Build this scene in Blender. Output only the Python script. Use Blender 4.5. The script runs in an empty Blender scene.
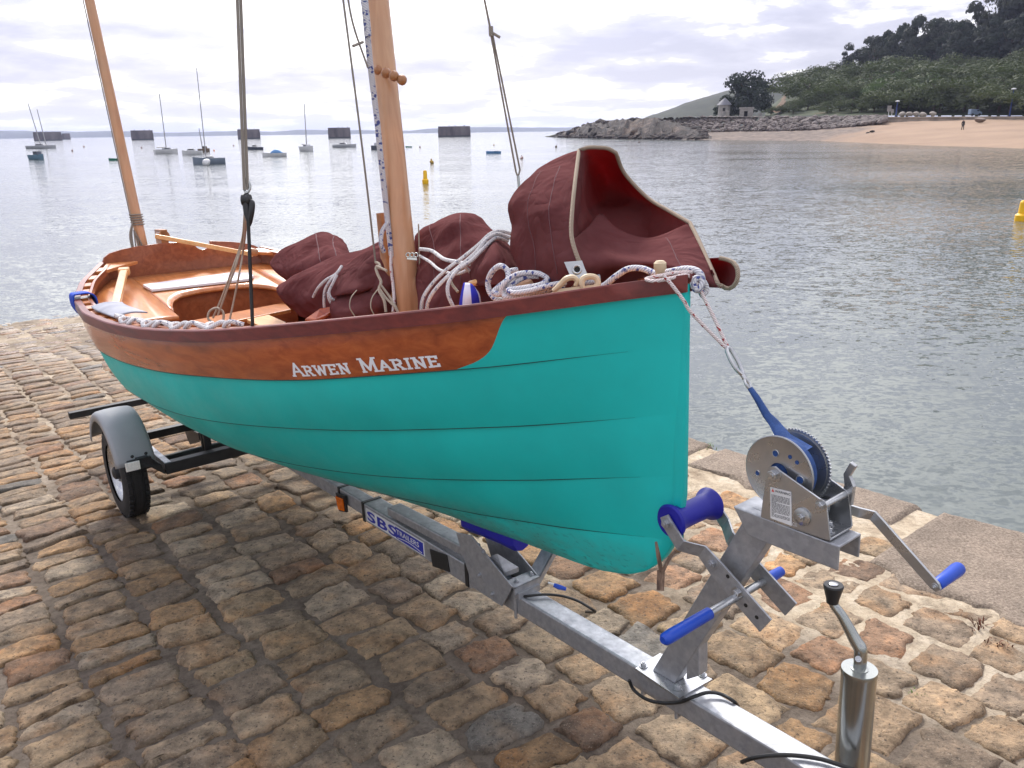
import bpy, math, random
import numpy as np
from mathutils import Vector
random.seed(7); rng=np.random.default_rng(11)
SC=bpy.context.scene; COL=SC.collection
R=math.radians
# ------------------------------------------------------------------ calibration
CAMZ=2.5; F=800.0; PITCH=math.atan((384-131.4)/F); ROLL=R(-0.75)
def _rx(a): c,s=math.cos(a),math.sin(a); return np.array([[1,0,0],[0,c,-s],[0,s,c]])
def _rz(a): c,s=math.cos(a),math.sin(a); return np.array([[c,-s,0],[s,c,0],[0,0,1]])
RM=_rx(math.pi/2-PITCH)@_rz(ROLL)
CAM=np.array([0,0,CAMZ])
def ray(x,y): return RM@np.array([(x-512)/F,(384-y)/F,-1.0])
def at(x,y,d): return CAM+ray(x,y)*d                 # a point at a known distance
def depth(p): return float(-(RM.T@(np.asarray(p)-CAM))[2])
U=ray(-150,196); U/=np.linalg.norm(U)                # down the slipway, bow to stern
N=np.cross(U,[0,0,1]); N/=np.linalg.norm(N); N=N if N[0]<0 else -N   # boat's starboard
W=np.cross(N,U); W=W if W[2]>0 else -W
ORG=np.array([0,0,CAMZ-1.85])+1.18*U-1.57*N
def S(s,b,h): return ORG+s*U+b*N+h*W                 # boat frame: aft, starboard, up from the slip
def onA(x,y,s):
    d=ray(x,y); t=((ORG+s*U-CAM)@U)/(U@d); q=CAM+d*t-ORG; return np.array([q@U,q@N,q@W])
def onN(x,y,b):
    d=ray(x,y); t=((ORG+b*N-CAM)@N)/(N@d); q=CAM+d*t-ORG; return np.array([q@U,q@N,q@W])
def hz(x): return 131.4-.0131*(x-512)
def sea(x,y):                                        # a point of the water surface
    d=ray(x,y); return CAM+d*(-CAMZ/d[2])
def far(x,y,dist):                                   # a point seen at x,y at a ground distance
    d=ray(x,y); return CAM+d*(dist/math.hypot(d[0],d[1]))
UANG=math.atan2(U[1],U[0])
# ------------------------------------------------------------------ noise
_P=rng.random((256,256))
def vnoise(x,y):
    xi=np.floor(x).astype(int); yi=np.floor(y).astype(int); fx=x-xi; fy=y-yi
    fx=fx*fx*(3-2*fx); fy=fy*fy*(3-2*fy)
    a=_P[xi%256,yi%256]; b=_P[(xi+1)%256,yi%256]; c=_P[xi%256,(yi+1)%256]; d=_P[(xi+1)%256,(yi+1)%256]
    return (a*(1-fx)+b*fx)*(1-fy)+(c*(1-fx)+d*fx)*fy
def fbm(x,y,o=4):
    x=np.asarray(x,float); y=np.asarray(y,float); r=0; a=.5; t=0
    for i in range(o):
        r=r+a*vnoise(x*2**i+17.3*i,y*2**i+5.1*i); t+=a; a*=.5
    return r/t-.5
def curve(pts,sig=.06,lo=None,hi=None):              # smoothed table lookup
    xs=np.array([p[0] for p in pts],float); ys=np.array([p[1] for p in pts],float)
    g=np.linspace(xs[0]-.5,xs[-1]+.5,1201); v=np.interp(g,xs,ys)
    a=g<xs[0]; v[a]=ys[0]+(ys[1]-ys[0])/(xs[1]-xs[0])*(g[a]-xs[0])
    a=g>xs[-1]; v[a]=ys[-1]+(ys[-1]-ys[-2])/(xs[-1]-xs[-2])*(g[a]-xs[-1])
    if sig>0:
        st=g[1]-g[0]; k=np.arange(-int(3*sig/st),int(3*sig/st)+1)*st; k=np.exp(-.5*(k/sig)**2); k/=k.sum()
        n=len(k)//2; e=np.concatenate([v[0]+(v[1]-v[0])*np.arange(-n,0),v,v[-1]+(v[-1]-v[-2])*np.arange(1,n+1)])
        v=np.convolve(e,k,'valid')
    return lambda s: np.interp(s,g,v)
def crom(P,n=8,closed=False):                        # Catmull-Rom through points
    P=np.array(P,float); m=len(P); out=[]
    for i in range(m if closed else m-1):
        p0=P[(i-1)%m] if (closed or i>0) else 2*P[0]-P[1]; p1=P[i]; p2=P[(i+1)%m]
        p3=P[(i+2)%m] if (closed or i+2<m) else 2*P[-1]-P[-2]
        for k in range(n):
            t=k/n; out.append(.5*((2*p1)+(-p0+p2)*t+(2*p0-5*p1+4*p2-p3)*t*t+(-p0+3*p1-3*p2+p3)*t**3))
    if not closed: out.append(P[-1])
    return np.array(out)
# ------------------------------------------------------------------ materials
MATS={}
def base_mat(name,rough=.6,metal=0.0,coat=0.0,ior=1.45):
    m=bpy.data.materials.new(name); m.use_nodes=True; nt=m.node_tree; b=nt.nodes['Principled BSDF']
    b.inputs['Roughness'].default_value=rough; b.inputs['Metallic'].default_value=metal
    b.inputs['Coat Weight'].default_value=coat; b.inputs['Coat Roughness'].default_value=.08; b.inputs['IOR'].default_value=ior
    MATS[name]=m; return m,nt,b
def nd(nt,t,**k):
    n=nt.nodes.new(t)
    for a,v in k.items(): setattr(n,a,v)
    return n
def mapped(nt,scale=(1,1,1),rot=0.0,coord='Object'):
    tc=nd(nt,'ShaderNodeTexCoord'); m1=nd(nt,'ShaderNodeMapping'); m1.inputs['Rotation'].default_value=(0,0,rot)
    m2=nd(nt,'ShaderNodeMapping'); m2.inputs['Scale'].default_value=scale
    nt.links.new(tc.outputs[coord],m1.inputs['Vector']); nt.links.new(m1.outputs[0],m2.inputs['Vector']); return m2.outputs[0]
def noise(nt,vec,scale,detail=5,rough=.55,dist=0.0):
    n=nd(nt,'ShaderNodeTexNoise'); n.inputs['Scale'].default_value=scale; n.inputs['Detail'].default_value=detail
    n.inputs['Roughness'].default_value=rough; n.inputs['Distortion'].default_value=dist
    nt.links.new(vec,n.inputs['Vector']); return n.outputs['Fac']
def ramp(nt,fac,stops):
    r=nd(nt,'ShaderNodeValToRGB'); e=r.color_ramp.elements
    while len(e)<len(stops): e.new(.5)
    for i,(p,c) in enumerate(stops):
        e[i].position=p; e[i].color=(c[0],c[1],c[2],1) if not np.isscalar(c) else (c,c,c,1)
    nt.links.new(fac,r.inputs['Fac']); return r.outputs['Color']
def bump(nt,b,h,strength,dist=.01,prev=None):
    n=nd(nt,'ShaderNodeBump'); n.inputs['Strength'].default_value=strength; n.inputs['Distance'].default_value=dist
    nt.links.new(h,n.inputs['Height'])
    if prev is not None: nt.links.new(prev,n.inputs['Normal'])
    nt.links.new(n.outputs[0],b.inputs['Normal']); return n.outputs[0]
def mix(nt,a,b,f,mode='MIX'):
    m=nd(nt,'ShaderNodeMix',data_type='RGBA',blend_type=mode)
    for sock,v in ((m.inputs[0],f),(m.inputs[6],a),(m.inputs[7],b)):
        if isinstance(v,bpy.types.NodeSocket): nt.links.new(v,sock)
        elif np.isscalar(v): sock.default_value=v
        else: sock.default_value=(v[0],v[1],v[2],1)
    return m.outputs[2]
def pm(name,c1,c2=None,scale=8,rough=.6,metal=0.0,bmp=0.0,bscale=60,coat=0.0,stretch=(1,1,1),rot=0.0,detail=5,lo=.35,hi=.65,bdist=.004,rvar=0.0):
    m,nt,b=base_mat(name,rough,metal,coat)
    if c2 is None: c2=tuple(x*.8 for x in c1)
    v=mapped(nt,stretch,rot); f=noise(nt,v,scale,detail)
    nt.links.new(ramp(nt,f,[(lo,c2),(hi,c1)]),b.inputs['Base Color'])
    if rvar: nt.links.new(ramp(nt,f,[(lo,min(1,rough+rvar)),(hi,max(0,rough-rvar))]),b.inputs['Roughness'])
    if bmp: bump(nt,b,noise(nt,v,bscale,4),bmp,bdist)
    return m
def srgb(r,g,b):
    f=lambda c:(c/255/12.92 if c/255<=.04045 else ((c/255+.055)/1.055)**2.4); return (f(r),f(g),f(b))
# ------------------------------------------------------------------ mesh builder
WORG={}
class MB:
    def __init__(s): s.V=[]; s.Fc=[]; s.UV=[]; s.MI=[]; s.uv=False; s.mk=[]
    def mark(s): s.mk.append((len(s.V),len(s.Fc))); return s
    def add(s,V,Fs,mi=0,uv=None):
        o=len(s.V); s.V.extend([tuple(map(float,v)) for v in V]); s.Fc.extend([tuple(i+o for i in f) for f in Fs]); s.MI.extend([mi]*len(Fs))
        if uv is not None: s.uv=True; s.UV.extend(uv)
        else: s.UV.extend([(0,0)]*len(V))
        return s
    def box(s,c,ax,ay,az,mi=0):                       # centre and three half-vectors
        c,ax,ay,az=[np.asarray(v,float) for v in (c,ax,ay,az)]
        V=[c+i*ax+j*ay+k*az for k in (-1,1) for j in (-1,1) for i in (-1,1)]
        return s.add(V,[(0,2,3,1),(4,5,7,6),(0,1,5,4),(1,3,7,5),(3,2,6,7),(2,0,4,6)],mi)
    def ring_tube(s,path,rad,n=8,mi=0,cap=True,closed=False,flat=None):
        P=np.array(path,float); m=len(P); T=np.gradient(P,axis=0)
        if closed: T=(np.roll(P,-1,0)-np.roll(P,1,0))
        T/=np.linalg.norm(T,axis=1)[:,None]+1e-12
        r=np.full(m,rad) if np.isscalar(rad) else np.interp(np.linspace(0,1,m),np.linspace(0,1,len(rad)),rad)
        a=np.array([0,0,1.0]) if abs(T[0][2])<.9 else np.array([1.0,0,0]); V=[];uv=[]; L=0
        for i in range(m):
            a=a-T[i]*(a@T[i]); a/=np.linalg.norm(a)+1e-12; b=np.cross(T[i],a)
            if i: L+=np.linalg.norm(P[i]-P[i-1])
            for k in range(n):
                t=2*math.pi*k/n; V.append(P[i]+r[i]*(math.cos(t)*a+math.sin(t)*b*(1 if flat is None else flat))); uv.append((k/n,L))
        Fs=[]
        for i in range(m if closed else m-1):
            for k in range(n):
                j=(i+1)%m; Fs.append((i*n+k,i*n+(k+1)%n,j*n+(k+1)%n,j*n+k))
        if cap and not closed: Fs+= [tuple(range(n-1,-1,-1)),tuple((m-1)*n+k for k in range(n))]
        return s.add(V,Fs,mi,uv)
    def cyl(s,p0,p1,r0,r1=None,n=20,mi=0): return s.ring_tube([p0,p1],[r0,r0 if r1 is None else r1],n,mi)
    def lathe(s,c,axis,prof,n=28,mi=0,cap=True):      # prof: (distance along axis, radius)
        c=np.asarray(c,float); t=np.asarray(axis,float); t/=np.linalg.norm(t)
        a=np.array([0,0,1.0]) if abs(t[2])<.9 else np.array([1.0,0,0]); a=a-t*(a@t); a/=np.linalg.norm(a); b=np.cross(t,a); V=[]
        for (z,r) in prof:
            for k in range(n): q=2*math.pi*k/n; V.append(c+t*z+r*(math.cos(q)*a+math.sin(q)*b))
        m=len(prof); Fs=[(i*n+k,i*n+(k+1)%n,(i+1)*n+(k+1)%n,(i+1)*n+k) for i in range(m-1) for k in range(n)]
        if cap: Fs+=[tuple(range(n-1,-1,-1)),tuple((m-1)*n+k for k in range(n))]
        return s.add(V,Fs,mi)
    def prism(s,poly,vec,mi=0):                       # 3-D outline extruded by vec
        P=[np.asarray(p,float) for p in poly]; n=len(P); V=P+[p+np.asarray(vec) for p in P]
        return s.add(V,[tuple(range(n-1,-1,-1)),tuple(range(n,2*n))]+[(i,(i+1)%n,n+(i+1)%n,n+i) for i in range(n)],mi)
    def grid(s,G,mi=0,closed_u=False,uv=False):       # G[i][j] points
        G=np.array(G,float); a,b=G.shape[:2]; V=G.reshape(-1,3)
        Fs=[(i*b+j,i*b+(j+1)%b,(i+1)*b+(j+1)%b,(i+1)*b+j) for i in range(a-1) for j in range(b if closed_u else b-1)]
        return s.add(V,Fs,mi,[(j/(b-1),i/(a-1)) for i in range(a) for j in range(b)] if uv else None)
    def blob(s,c,r,seed=0,amp=.25,sub=2,sq=(1,1,1),mi=0):
        V,Fs=ico(sub); rg=np.random.default_rng(seed); V=V.copy()
        for _ in range(5):
            d=rg.normal(size=3); d/=np.linalg.norm(d); k=rg.uniform(.35,.8); t=V@d; V=V-np.outer(np.maximum(t-k,0),d)*rg.uniform(.6,1)
        V=V*(1+amp*(rg.random((len(V),1))-.5)*.4); return s.add(np.asarray(c)+V*r*np.array(sq),Fs,mi)
    def each(s,name,mats,parent=None,**k):            # one object per marked chunk
        m=s.mk+[(len(s.V),len(s.Fc))]; out=[]
        for (v0,f0),(v1,f1) in zip(m[:-1],m[1:]):
            if v1==v0: continue
            c=MB(); c.V=s.V[v0:v1]; c.UV=s.UV[v0:v1]; c.Fc=[tuple(i-v0 for i in f) for f in s.Fc[f0:f1]]; c.MI=s.MI[f0:f1]; c.uv=s.uv; out.append(c.build(name,mats,parent,**k))
        return out
    def build(s,name,mats,parent=None,smooth=True,bevel=0,ang=40,origin=None,base=False,solid=0,sub=0,recalc=True,colors=None,**tags):
        V=np.array(s.V,float)
        if origin is None:
            origin=(V.min(0)+V.max(0))/2
            if base or parent is None: origin[2]=V[:,2].min()
        origin=np.asarray(origin,float)
        me=bpy.data.meshes.new(name); me.from_pydata((V-origin).tolist(),[],s.Fc)
        ms=mats if isinstance(mats,(list,tuple)) else [mats]
        for m in ms: me.materials.append(m if not isinstance(m,str) else MATS[m])
        if len(ms)>1: me.polygons.foreach_set('material_index',s.MI)
        if s.uv:
            l=me.uv_layers.new(name='UVMap'); li=np.zeros(len(me.loops),int); me.loops.foreach_get('vertex_index',li)
            l.data.foreach_set('uv',np.array(s.UV,float)[li].ravel())
        if colors is not None:
            for nm,c in colors.items():
                ca=me.color_attributes.new(nm,'FLOAT_COLOR','POINT'); c=np.asarray(c,float)
                if c.ndim==1: c=np.stack([c]*3,1)
                ca.data.foreach_set('color',np.concatenate([c,np.ones((len(c),1))],1).ravel())
        if recalc:
            import bmesh
            bm=bmesh.new(); bm.from_mesh(me); bmesh.ops.recalc_face_normals(bm,faces=bm.faces); bm.to_mesh(me); bm.free()
        if smooth:
            me.polygons.foreach_set('use_smooth',[True]*len(me.polygons))
            if ang<180: me.set_sharp_from_angle(angle=R(ang))
        me.update()
        o=bpy.data.objects.new(name,me); COL.objects.link(o)
        if parent is not None: o.parent=parent; o.location=Vector(origin-WORG[parent.name])
        else: o.location=Vector(origin)
        WORG[o.name]=origin
        if solid: md=o.modifiers.new('thickness','SOLIDIFY'); md.thickness=solid; md.offset=0
        if sub: md=o.modifiers.new('subdivision','SUBSURF'); md.levels=sub; md.render_levels=sub
        if bevel: md=o.modifiers.new('bevel','BEVEL'); md.width=bevel; md.segments=2; md.limit_method='ANGLE'; md.angle_limit=R(35)
        for k,v in tags.items(): o[k]=v
        return o
_ICO={}
def ico(sub):
    if sub not in _ICO:
        import bmesh
        bm=bmesh.new(); bmesh.ops.create_icosphere(bm,subdivisions=sub,radius=1); bm.verts.ensure_lookup_table()
        _ICO[sub]=(np.array([v.co[:] for v in bm.verts]),[tuple(v.index for v in f.verts) for f in bm.faces]); bm.free()
    return _ICO[sub]
def empty(name,loc,label,category,group=None):
    o=bpy.data.objects.new(name,None); COL.objects.link(o); o.location=Vector(loc); o.empty_display_size=.1; WORG[o.name]=np.asarray(loc,float)
    o['label']=label; o['category']=category
    if group: o['group']=group
    return o
def copy_thing(o,loc,rz=0,scale=1,label=None,group=None):
    c=o.copy(); COL.objects.link(c); c.location=Vector(loc); c.rotation_euler[2]=rz
    c.scale=(scale,)*3 if np.isscalar(scale) else scale
    if label: c['label']=label
    if group: c['group']=group
    for ch in o.children:
        d=ch.copy(); COL.objects.link(d); d.parent=c
        for g in ch.children:
            e=g.copy(); COL.objects.link(e); e.parent=d
    return c
def text_mesh(txt,origin,ux,uy,size,mat,name,parent,lift=None,bold=0.0,spacing=1.0):
    cu=bpy.data.curves.new(name,'FONT'); cu.body=txt; cu.size=1; cu.offset=bold; cu.space_character=spacing; cu.resolution_u=3
    t=bpy.data.objects.new(name,cu); COL.objects.link(t); bpy.context.view_layer.update()
    me=t.evaluated_get(bpy.context.evaluated_depsgraph_get()).to_mesh()
    V=[np.asarray(origin)+np.asarray(ux)*v.co.x*size+np.asarray(uy)*v.co.y*size for v in me.vertices]; Fs=[tuple(p.vertices) for p in me.polygons]
    b=MB(); b.add(V,Fs); bpy.data.objects.remove(t); bpy.data.curves.remove(cu)
    return b.build(name,mat,parent,smooth=False,recalc=False)
# ------------------------------------------------------------------ material library
TEAL=srgb(16,190,184)
def make_materials():
    # painted planking: teal with slight scuffs, scum near the keel
    m,nt,b=base_mat('teal_paint',.42,0,.06)
    v=mapped(nt); f=noise(nt,v,3,6); c=ramp(nt,f,[(.3,tuple(x*.88 for x in TEAL)),(.7,tuple(x*1.08 for x in TEAL))])
    at_=nd(nt,'ShaderNodeAttribute',attribute_name='Grime'); g=noise(nt,mapped(nt,(1,1,2.2)),9,8,.65)
    mm=nd(nt,'ShaderNodeMath',operation='MULTIPLY'); nt.links.new(at_.outputs['Fac'],mm.inputs[0]); nt.links.new(ramp(nt,g,[(.35,.15),(.62,.9)]),mm.inputs[1])
    c=mix(nt,c,(.10,.115,.07),mm.outputs[0]); 
    sp=noise(nt,mapped(nt,(.35,1,1),-UANG),95,3,.6); m3=nd(nt,'ShaderNodeMath',operation='MULTIPLY'); nt.links.new(ramp(nt,sp,[(.585,0.0),(.64,.85)]),m3.inputs[0]); nt.links.new(at_.outputs['Fac'],m3.inputs[1])
    c=mix(nt,c,(.02,.018,.012),m3.outputs[0]); nt.links.new(c,b.inputs['Base Color'])
    bump(nt,b,noise(nt,v,5,3),.06,.02); nt.links.new(ramp(nt,noise(nt,v,9,7,.7),[(.3,.36),(.7,.58)]),b.inputs['Roughness'])
    def wood(name,a,bb,cc,rough=.25,coat=.5,rot=-UANG,st=(1.2,14,14),sc=2.2,bp=.05):
        m,nt,b=base_mat(name,rough,0,coat); v=mapped(nt,st,rot); f=noise(nt,v,sc,8,.62,.6); f2=noise(nt,mapped(nt,(.6,3,3),rot),1.6,3)
        c=ramp(nt,f,[(.28,cc),(.5,bb),(.72,a)]); c2=mix(nt,c,(1.35,1.18,1.0),ramp(nt,f2,[(.35,0.0),(.7,.45)]),'MULTIPLY')
        nt.links.new(c2,b.inputs['Base Color']); bump(nt,b,f,bp,.003); return m
    wood('varnished_sapele',(.46,.115,.028),(.35,.072,.018),(.22,.04,.011))
    wood('sapele_light',(.60,.25,.085),(.47,.17,.05),(.36,.11,.03),.3,.4)
    wood('dark_gunwale',(.20,.035,.026),(.14,.022,.018),(.08,.013,.011),.42,.12)
    wood('sapele_inside',(.36,.12,.05),(.28,.085,.035),(.2,.055,.022),.3,.35)
    wood('spruce',(.60,.37,.22),(.53,.30,.17),(.44,.225,.115),.3,.5,0,(14,14,1.0),1.8)
    wood('spruce_flat',(.74,.46,.22),(.66,.38,.16),(.55,.29,.11),.35,.3)
    wood('bead_wood',(.40,.2,.09),(.32,.15,.065),(.22,.09,.04),.4,.2,0,(4,4,4),5)
    wood('weathered_stick',(.30,.22,.16),(.17,.115,.085),(.07,.045,.035),.8,0,0,(30,30,4),3,.4)
    pm('shade_dirt_dark',(.008,.05,.05),rough=.6)  # dark teal standing in for shadow and dirt under the plank laps
    pm('white_letter',(.86,.86,.9),(.8,.8,.86),rough=.35)
    m,nt,b=base_mat('galvanised',.55,.82); v=mapped(nt); f=noise(nt,v,26,6,.6); vo=nd(nt,'ShaderNodeTexVoronoi'); vo.inputs['Scale'].default_value=70; nt.links.new(v,vo.inputs['Vector'])
    c=ramp(nt,f,[(.3,(.33,.34,.36)),(.7,(.46,.47,.49))]); sp_=nd(nt,'ShaderNodeSeparateColor'); nt.links.new(vo.outputs['Color'],sp_.inputs[0]); nt.links.new(mix(nt,c,ramp(nt,sp_.outputs[0],[(0,.25),(1,.75)]),.16,'OVERLAY'),b.inputs['Base Color'])
    nt.links.new(ramp(nt,f,[(.3,.62),(.7,.46)]),b.inputs['Roughness']); bump(nt,b,f,.08,.002)
    pm('zinc_bright',(.52,.53,.54),(.42,.43,.44),scale=14,rough=.30,metal=.9,bmp=.03,bscale=20,rvar=.08)
    pm('chrome',(.44,.455,.44),(.36,.375,.36),scale=6,rough=.22,metal=1)
    pm('black_steel',(.035,.036,.038),(.022,.022,.024),scale=12,rough=.5,metal=.3,bmp=.08)
    pm('mudguard_plastic',(.30,.31,.325),(.26,.27,.285),scale=5,rough=.42,bmp=.05,bscale=200)
    pm('rubber',(.022,.022,.023),(.014,.014,.014),scale=30,rough=.75,bmp=.2,bscale=90)
    pm('black_plastic',(.02,.02,.021),rough=.35)
    pm('blue_plastic',(.009,.010,.30),(.007,.008,.24),scale=6,rough=.5,bmp=.03)
    pm('blue_grip',(.008,.06,.44),(.006,.05,.37),scale=6,rough=.38)
    pm('blue_webbing',(.026,.075,.24),(.015,.05,.17),scale=60,rough=.75,bmp=.5,bscale=260,stretch=(1,1,1))
    pm('blue_label',(.02,.03,.34),rough=.4); pm('label_white',(.74,.74,.74),rough=.4); pm('label_ink',(.05,.05,.055),rough=.5); pm('label_red',(.6,.05,.04),rough=.5)
    pm('amber_lens',(.75,.16,.01),(.55,.10,.006),scale=60,rough=.15); pm('reflector_white',(.85,.84,.80),(.7,.7,.66),scale=120,rough=.2)
    pm('black_cable',(.012,.012,.012),rough=.45)
    g_=MATS['galvanised']; nt=g_.node_tree; b=nt.nodes['Principled BSDF']; l=b.inputs['Base Color'].links[0].from_socket; v=mapped(nt); nt.links.new(mix(nt,l,(.12,.055,.025),ramp(nt,noise(nt,v,18,8,.75),[(.66,0.0),(.74,.55)])),b.inputs['Base Color'])
    # sailcloth: tan-bark red, lets some light through
    m,nt,b=base_mat('tanbark_cloth',.95); v=mapped(nt); f=noise(nt,v,5,6); f2=noise(nt,v,420,2)
    c=ramp(nt,f,[(.3,(.118,.042,.043)),(.7,(.188,.074,.074))]); nt.links.new(c,b.inputs['Base Color']); b.inputs['Specular IOR Level'].default_value=.03
    n1=bump(nt,b,f2,.25,.001); rid=nd(nt,'ShaderNodeMath',operation='ABSOLUTE'); rs_=nd(nt,'ShaderNodeMath',operation='SUBTRACT'); nt.links.new(noise(nt,v,5.5,3,.5,.5),rs_.inputs[0]); rs_.inputs[1].default_value=.5; nt.links.new(rs_.outputs[0],rid.inputs[0]); n2=bump(nt,b,noise(nt,v,22,4,.5,.4),.3,.012,n1); bump(nt,b,rid.outputs[0],.55,.10,n2)
    tr=nd(nt,'ShaderNodeBsdfTranslucent'); tr.inputs['Color'].default_value=(.46,.045,.055,1); ms=nd(nt,'ShaderNodeMixShader'); ms.inputs[0].default_value=.36
    out=nt.nodes['Material Output']; nt.links.new(b.outputs[0],ms.inputs[1]); nt.links.new(tr.outputs[0],ms.inputs[2]); nt.links.new(ms.outputs[0],out.inputs['Surface'])
    # ropes: flecks laid along the tube's own UV
    def rope(name,a,bb,fl,thr=.62,k=90):
        m,nt,b=base_mat(name,.85); uv=mapped(nt,(4,k,1),0,'UV'); w=nd(nt,'ShaderNodeTexWave'); w.wave_type='BANDS'; w.bands_direction='DIAGONAL'; w.inputs['Scale'].default_value=.8; w.inputs['Distortion'].default_value=.4; nt.links.new(uv,w.inputs['Vector'])
        vo=nd(nt,'ShaderNodeTexVoronoi'); vo.inputs['Scale'].default_value=1.0; uv2=mapped(nt,(6,k*1.5,1),0,'UV'); nt.links.new(uv2,vo.inputs['Vector'])
        c=ramp(nt,w.outputs['Fac'],[(.2,bb),(.7,a)]); sep=nd(nt,'ShaderNodeSeparateColor'); nt.links.new(vo.outputs['Color'],sep.inputs[0])
        if fl: c=mix(nt,c,fl,ramp(nt,sep.outputs[0],[(thr,0.0),(thr+.02,1.0)]))
        nt.links.new(c,b.inputs['Base Color']); bump(nt,b,w.outputs['Fac'],.6,.002)
    pm('seam_thread',(.135,.050,.055),(.10,.035,.04),scale=30,rough=.9)
    rope('rope_blue_fleck',(.66,.66,.68),(.46,.46,.50),(.07,.09,.26),.84); rope('rope_white',(.74,.73,.73),(.54,.53,.54),(.25,.26,.33),.93)
    rope('rope_red_fleck',(.74,.66,.64),(.56,.48,.47),(.35,.04,.04),.9); rope('rope_buff',(.52,.45,.36),(.36,.30,.23),None); rope('bolt_rope',(.40,.32,.24),(.24,.18,.13),None,k=160)
    rope('stay_rope',(.34,.31,.27),(.19,.17,.145),None)
    pm('cream_plastic',(.62,.50,.33),(.52,.41,.26),scale=12,rough=.45); pm('white_board',(.78,.79,.82),(.72,.73,.77),rough=.3)
    pm('grey_cloth',(.36,.37,.42),(.26,.27,.32),scale=10,rough=.9,bmp=.2,bscale=40); pm('blue_cloth',(.02,.08,.55),(.015,.06,.42),rough=.8,bmp=.2)
    m,nt,b=base_mat('striped_cloth',.8); uv=mapped(nt,(1,1,1),0,'UV'); w=nd(nt,'ShaderNodeTexWave'); w.bands_direction='X'; w.inputs['Scale'].default_value=.42; nt.links.new(uv,w.inputs['Vector'])
    nt.links.new(ramp(nt,w.outputs['Fac'],[(.42,(.02,.025,.42)),(.5,(.62,.62,.74))]),b.inputs['Base Color'])
    # slipway
    m,nt,b=base_mat('cobble_stone',.8); b.inputs['Specular IOR Level'].default_value=.22; ca=nd(nt,'ShaderNodeAttribute',attribute_name='Col'); v=mapped(nt)
    f=noise(nt,v,16,8,.65); f2=noise(nt,v,70,6,.7); f3=noise(nt,v,4.5,4)
    c=mix(nt,ca.outputs['Color'],ramp(nt,f,[(.26,(.25,.22,.19)),(.5,(.9,.84,.77)),(.74,(1.6,1.45,1.26))]),1.0,'MULTIPLY')
    c=mix(nt,c,(1.2,.86,.56),ramp(nt,f3,[(.5,0.0),(.66,.5)]),'MULTIPLY'); c=mix(nt,c,(.05,.04,.032),ramp(nt,f2,[(.34,.95),(.45,0.0)])); c=mix(nt,c,(.42,.36,.28),ramp(nt,noise(nt,v,150,3,.6),[(.60,0.0),(.70,.45)]))
    nt.links.new(c,b.inputs['Base Color']); wt=nd(nt,'ShaderNodeAttribute',attribute_name='Wet'); nt.links.new(mix(nt,ramp(nt,f,[(.3,.6),(.7,.9)]),(.22,.22,.22),wt.outputs['Fac']),b.inputs['Roughness'])
    n1=bump(nt,b,f,.9,.025); bump(nt,b,f2,.8,.008,n1)
    m,nt,b=base_mat('mortar_sand',.92); b.inputs['Specular IOR Level'].default_value=.1; sa=nd(nt,'ShaderNodeAttribute',attribute_name='Sand'); v=mapped(nt); f=noise(nt,v,7,8,.68); f2=noise(nt,v,120,5,.7); f3=noise(nt,v,30,6,.65)
    dirt=ramp(nt,f,[(.3,(.08,.062,.05)),(.7,(.19,.155,.125))]); sand=ramp(nt,f,[(.25,(.25,.19,.13)),(.5,(.45,.37,.27)),(.75,(.60,.52,.41))])
    c=mix(nt,dirt,sand,sa.outputs['Fac']); c=mix(nt,c,ramp(nt,f3,[(.3,.62),(.55,1.05)]),.9,'MULTIPLY'); c=mix(nt,c,(.07,.05,.035),ramp(nt,f2,[(.26,.8),(.40,0.0)]))
    nt.links.new(c,b.inputs['Base Color']); n1=bump(nt,b,f3,.6,.012); bump(nt,b,f2,.7,.005,n1)
    m,nt,b=base_mat('coping_granite',.9); v=mapped(nt); f=noise(nt,v,90,5,.75); f2=noise(nt,v,5,6); f3=noise(nt,v,35,4,.6)
    c=ramp(nt,f,[(.3,(.085,.064,.048)),(.5,(.215,.168,.128)),(.72,(.38,.31,.24))]); c=mix(nt,c,ramp(nt,f2,[(.3,.72),(.7,1.2)]),.9,'MULTIPLY'); nt.links.new(c,b.inputs['Base Color']); n1=bump(nt,b,f,.8,.008); bump(nt,b,f3,.4,.015,n1)
    pm('weed',(.045,.07,.02),(.03,.045,.012),scale=20,rough=.7); pm('dry_weed',(.14,.04,.02),(.09,.03,.015),scale=20,rough=.8); pm('grass_green',(.13,.19,.04),(.07,.11,.025),scale=20,rough=.7)
    pm('shell',(.62,.55,.46),(.3,.12,.06),scale=30,rough=.5)
    # sea: wave slopes taken straight from noise vectors, so far water blurs into the mean slope
    m,nt,b=base_mat('sea_water',.07,0,0,1.33); tc=nd(nt,'ShaderNodeTexCoord'); acc=None
    patch=mapped(nt,(.02,.06,1),R(8)); pf=ramp(nt,noise(nt,patch,1.0,4,.6),[(.38,.22),(.60,1.0)])
    for sc,sx,sy,rz,det,am in ((1.1,1,1.7,R(10),2,.10),(4.0,1,1.8,R(-14),3,.23),(12.0,1,1.6,R(20),3,.32)):
        mp=nd(nt,'ShaderNodeMapping'); mp.inputs['Rotation'].default_value=(0,0,rz); mp.inputs['Scale'].default_value=(sx,sy,1); nt.links.new(tc.outputs['Object'],mp.inputs[0])
        n=nd(nt,'ShaderNodeTexNoise'); n.inputs['Scale'].default_value=sc; n.inputs['Detail'].default_value=det; n.inputs['Distortion'].default_value=.4; nt.links.new(mp.outputs[0],n.inputs['Vector'])
        a=nd(nt,'ShaderNodeVectorMath',operation='SUBTRACT'); nt.links.new(n.outputs['Color'],a.inputs[0]); a.inputs[1].default_value=(.5,.5,.5)
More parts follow.
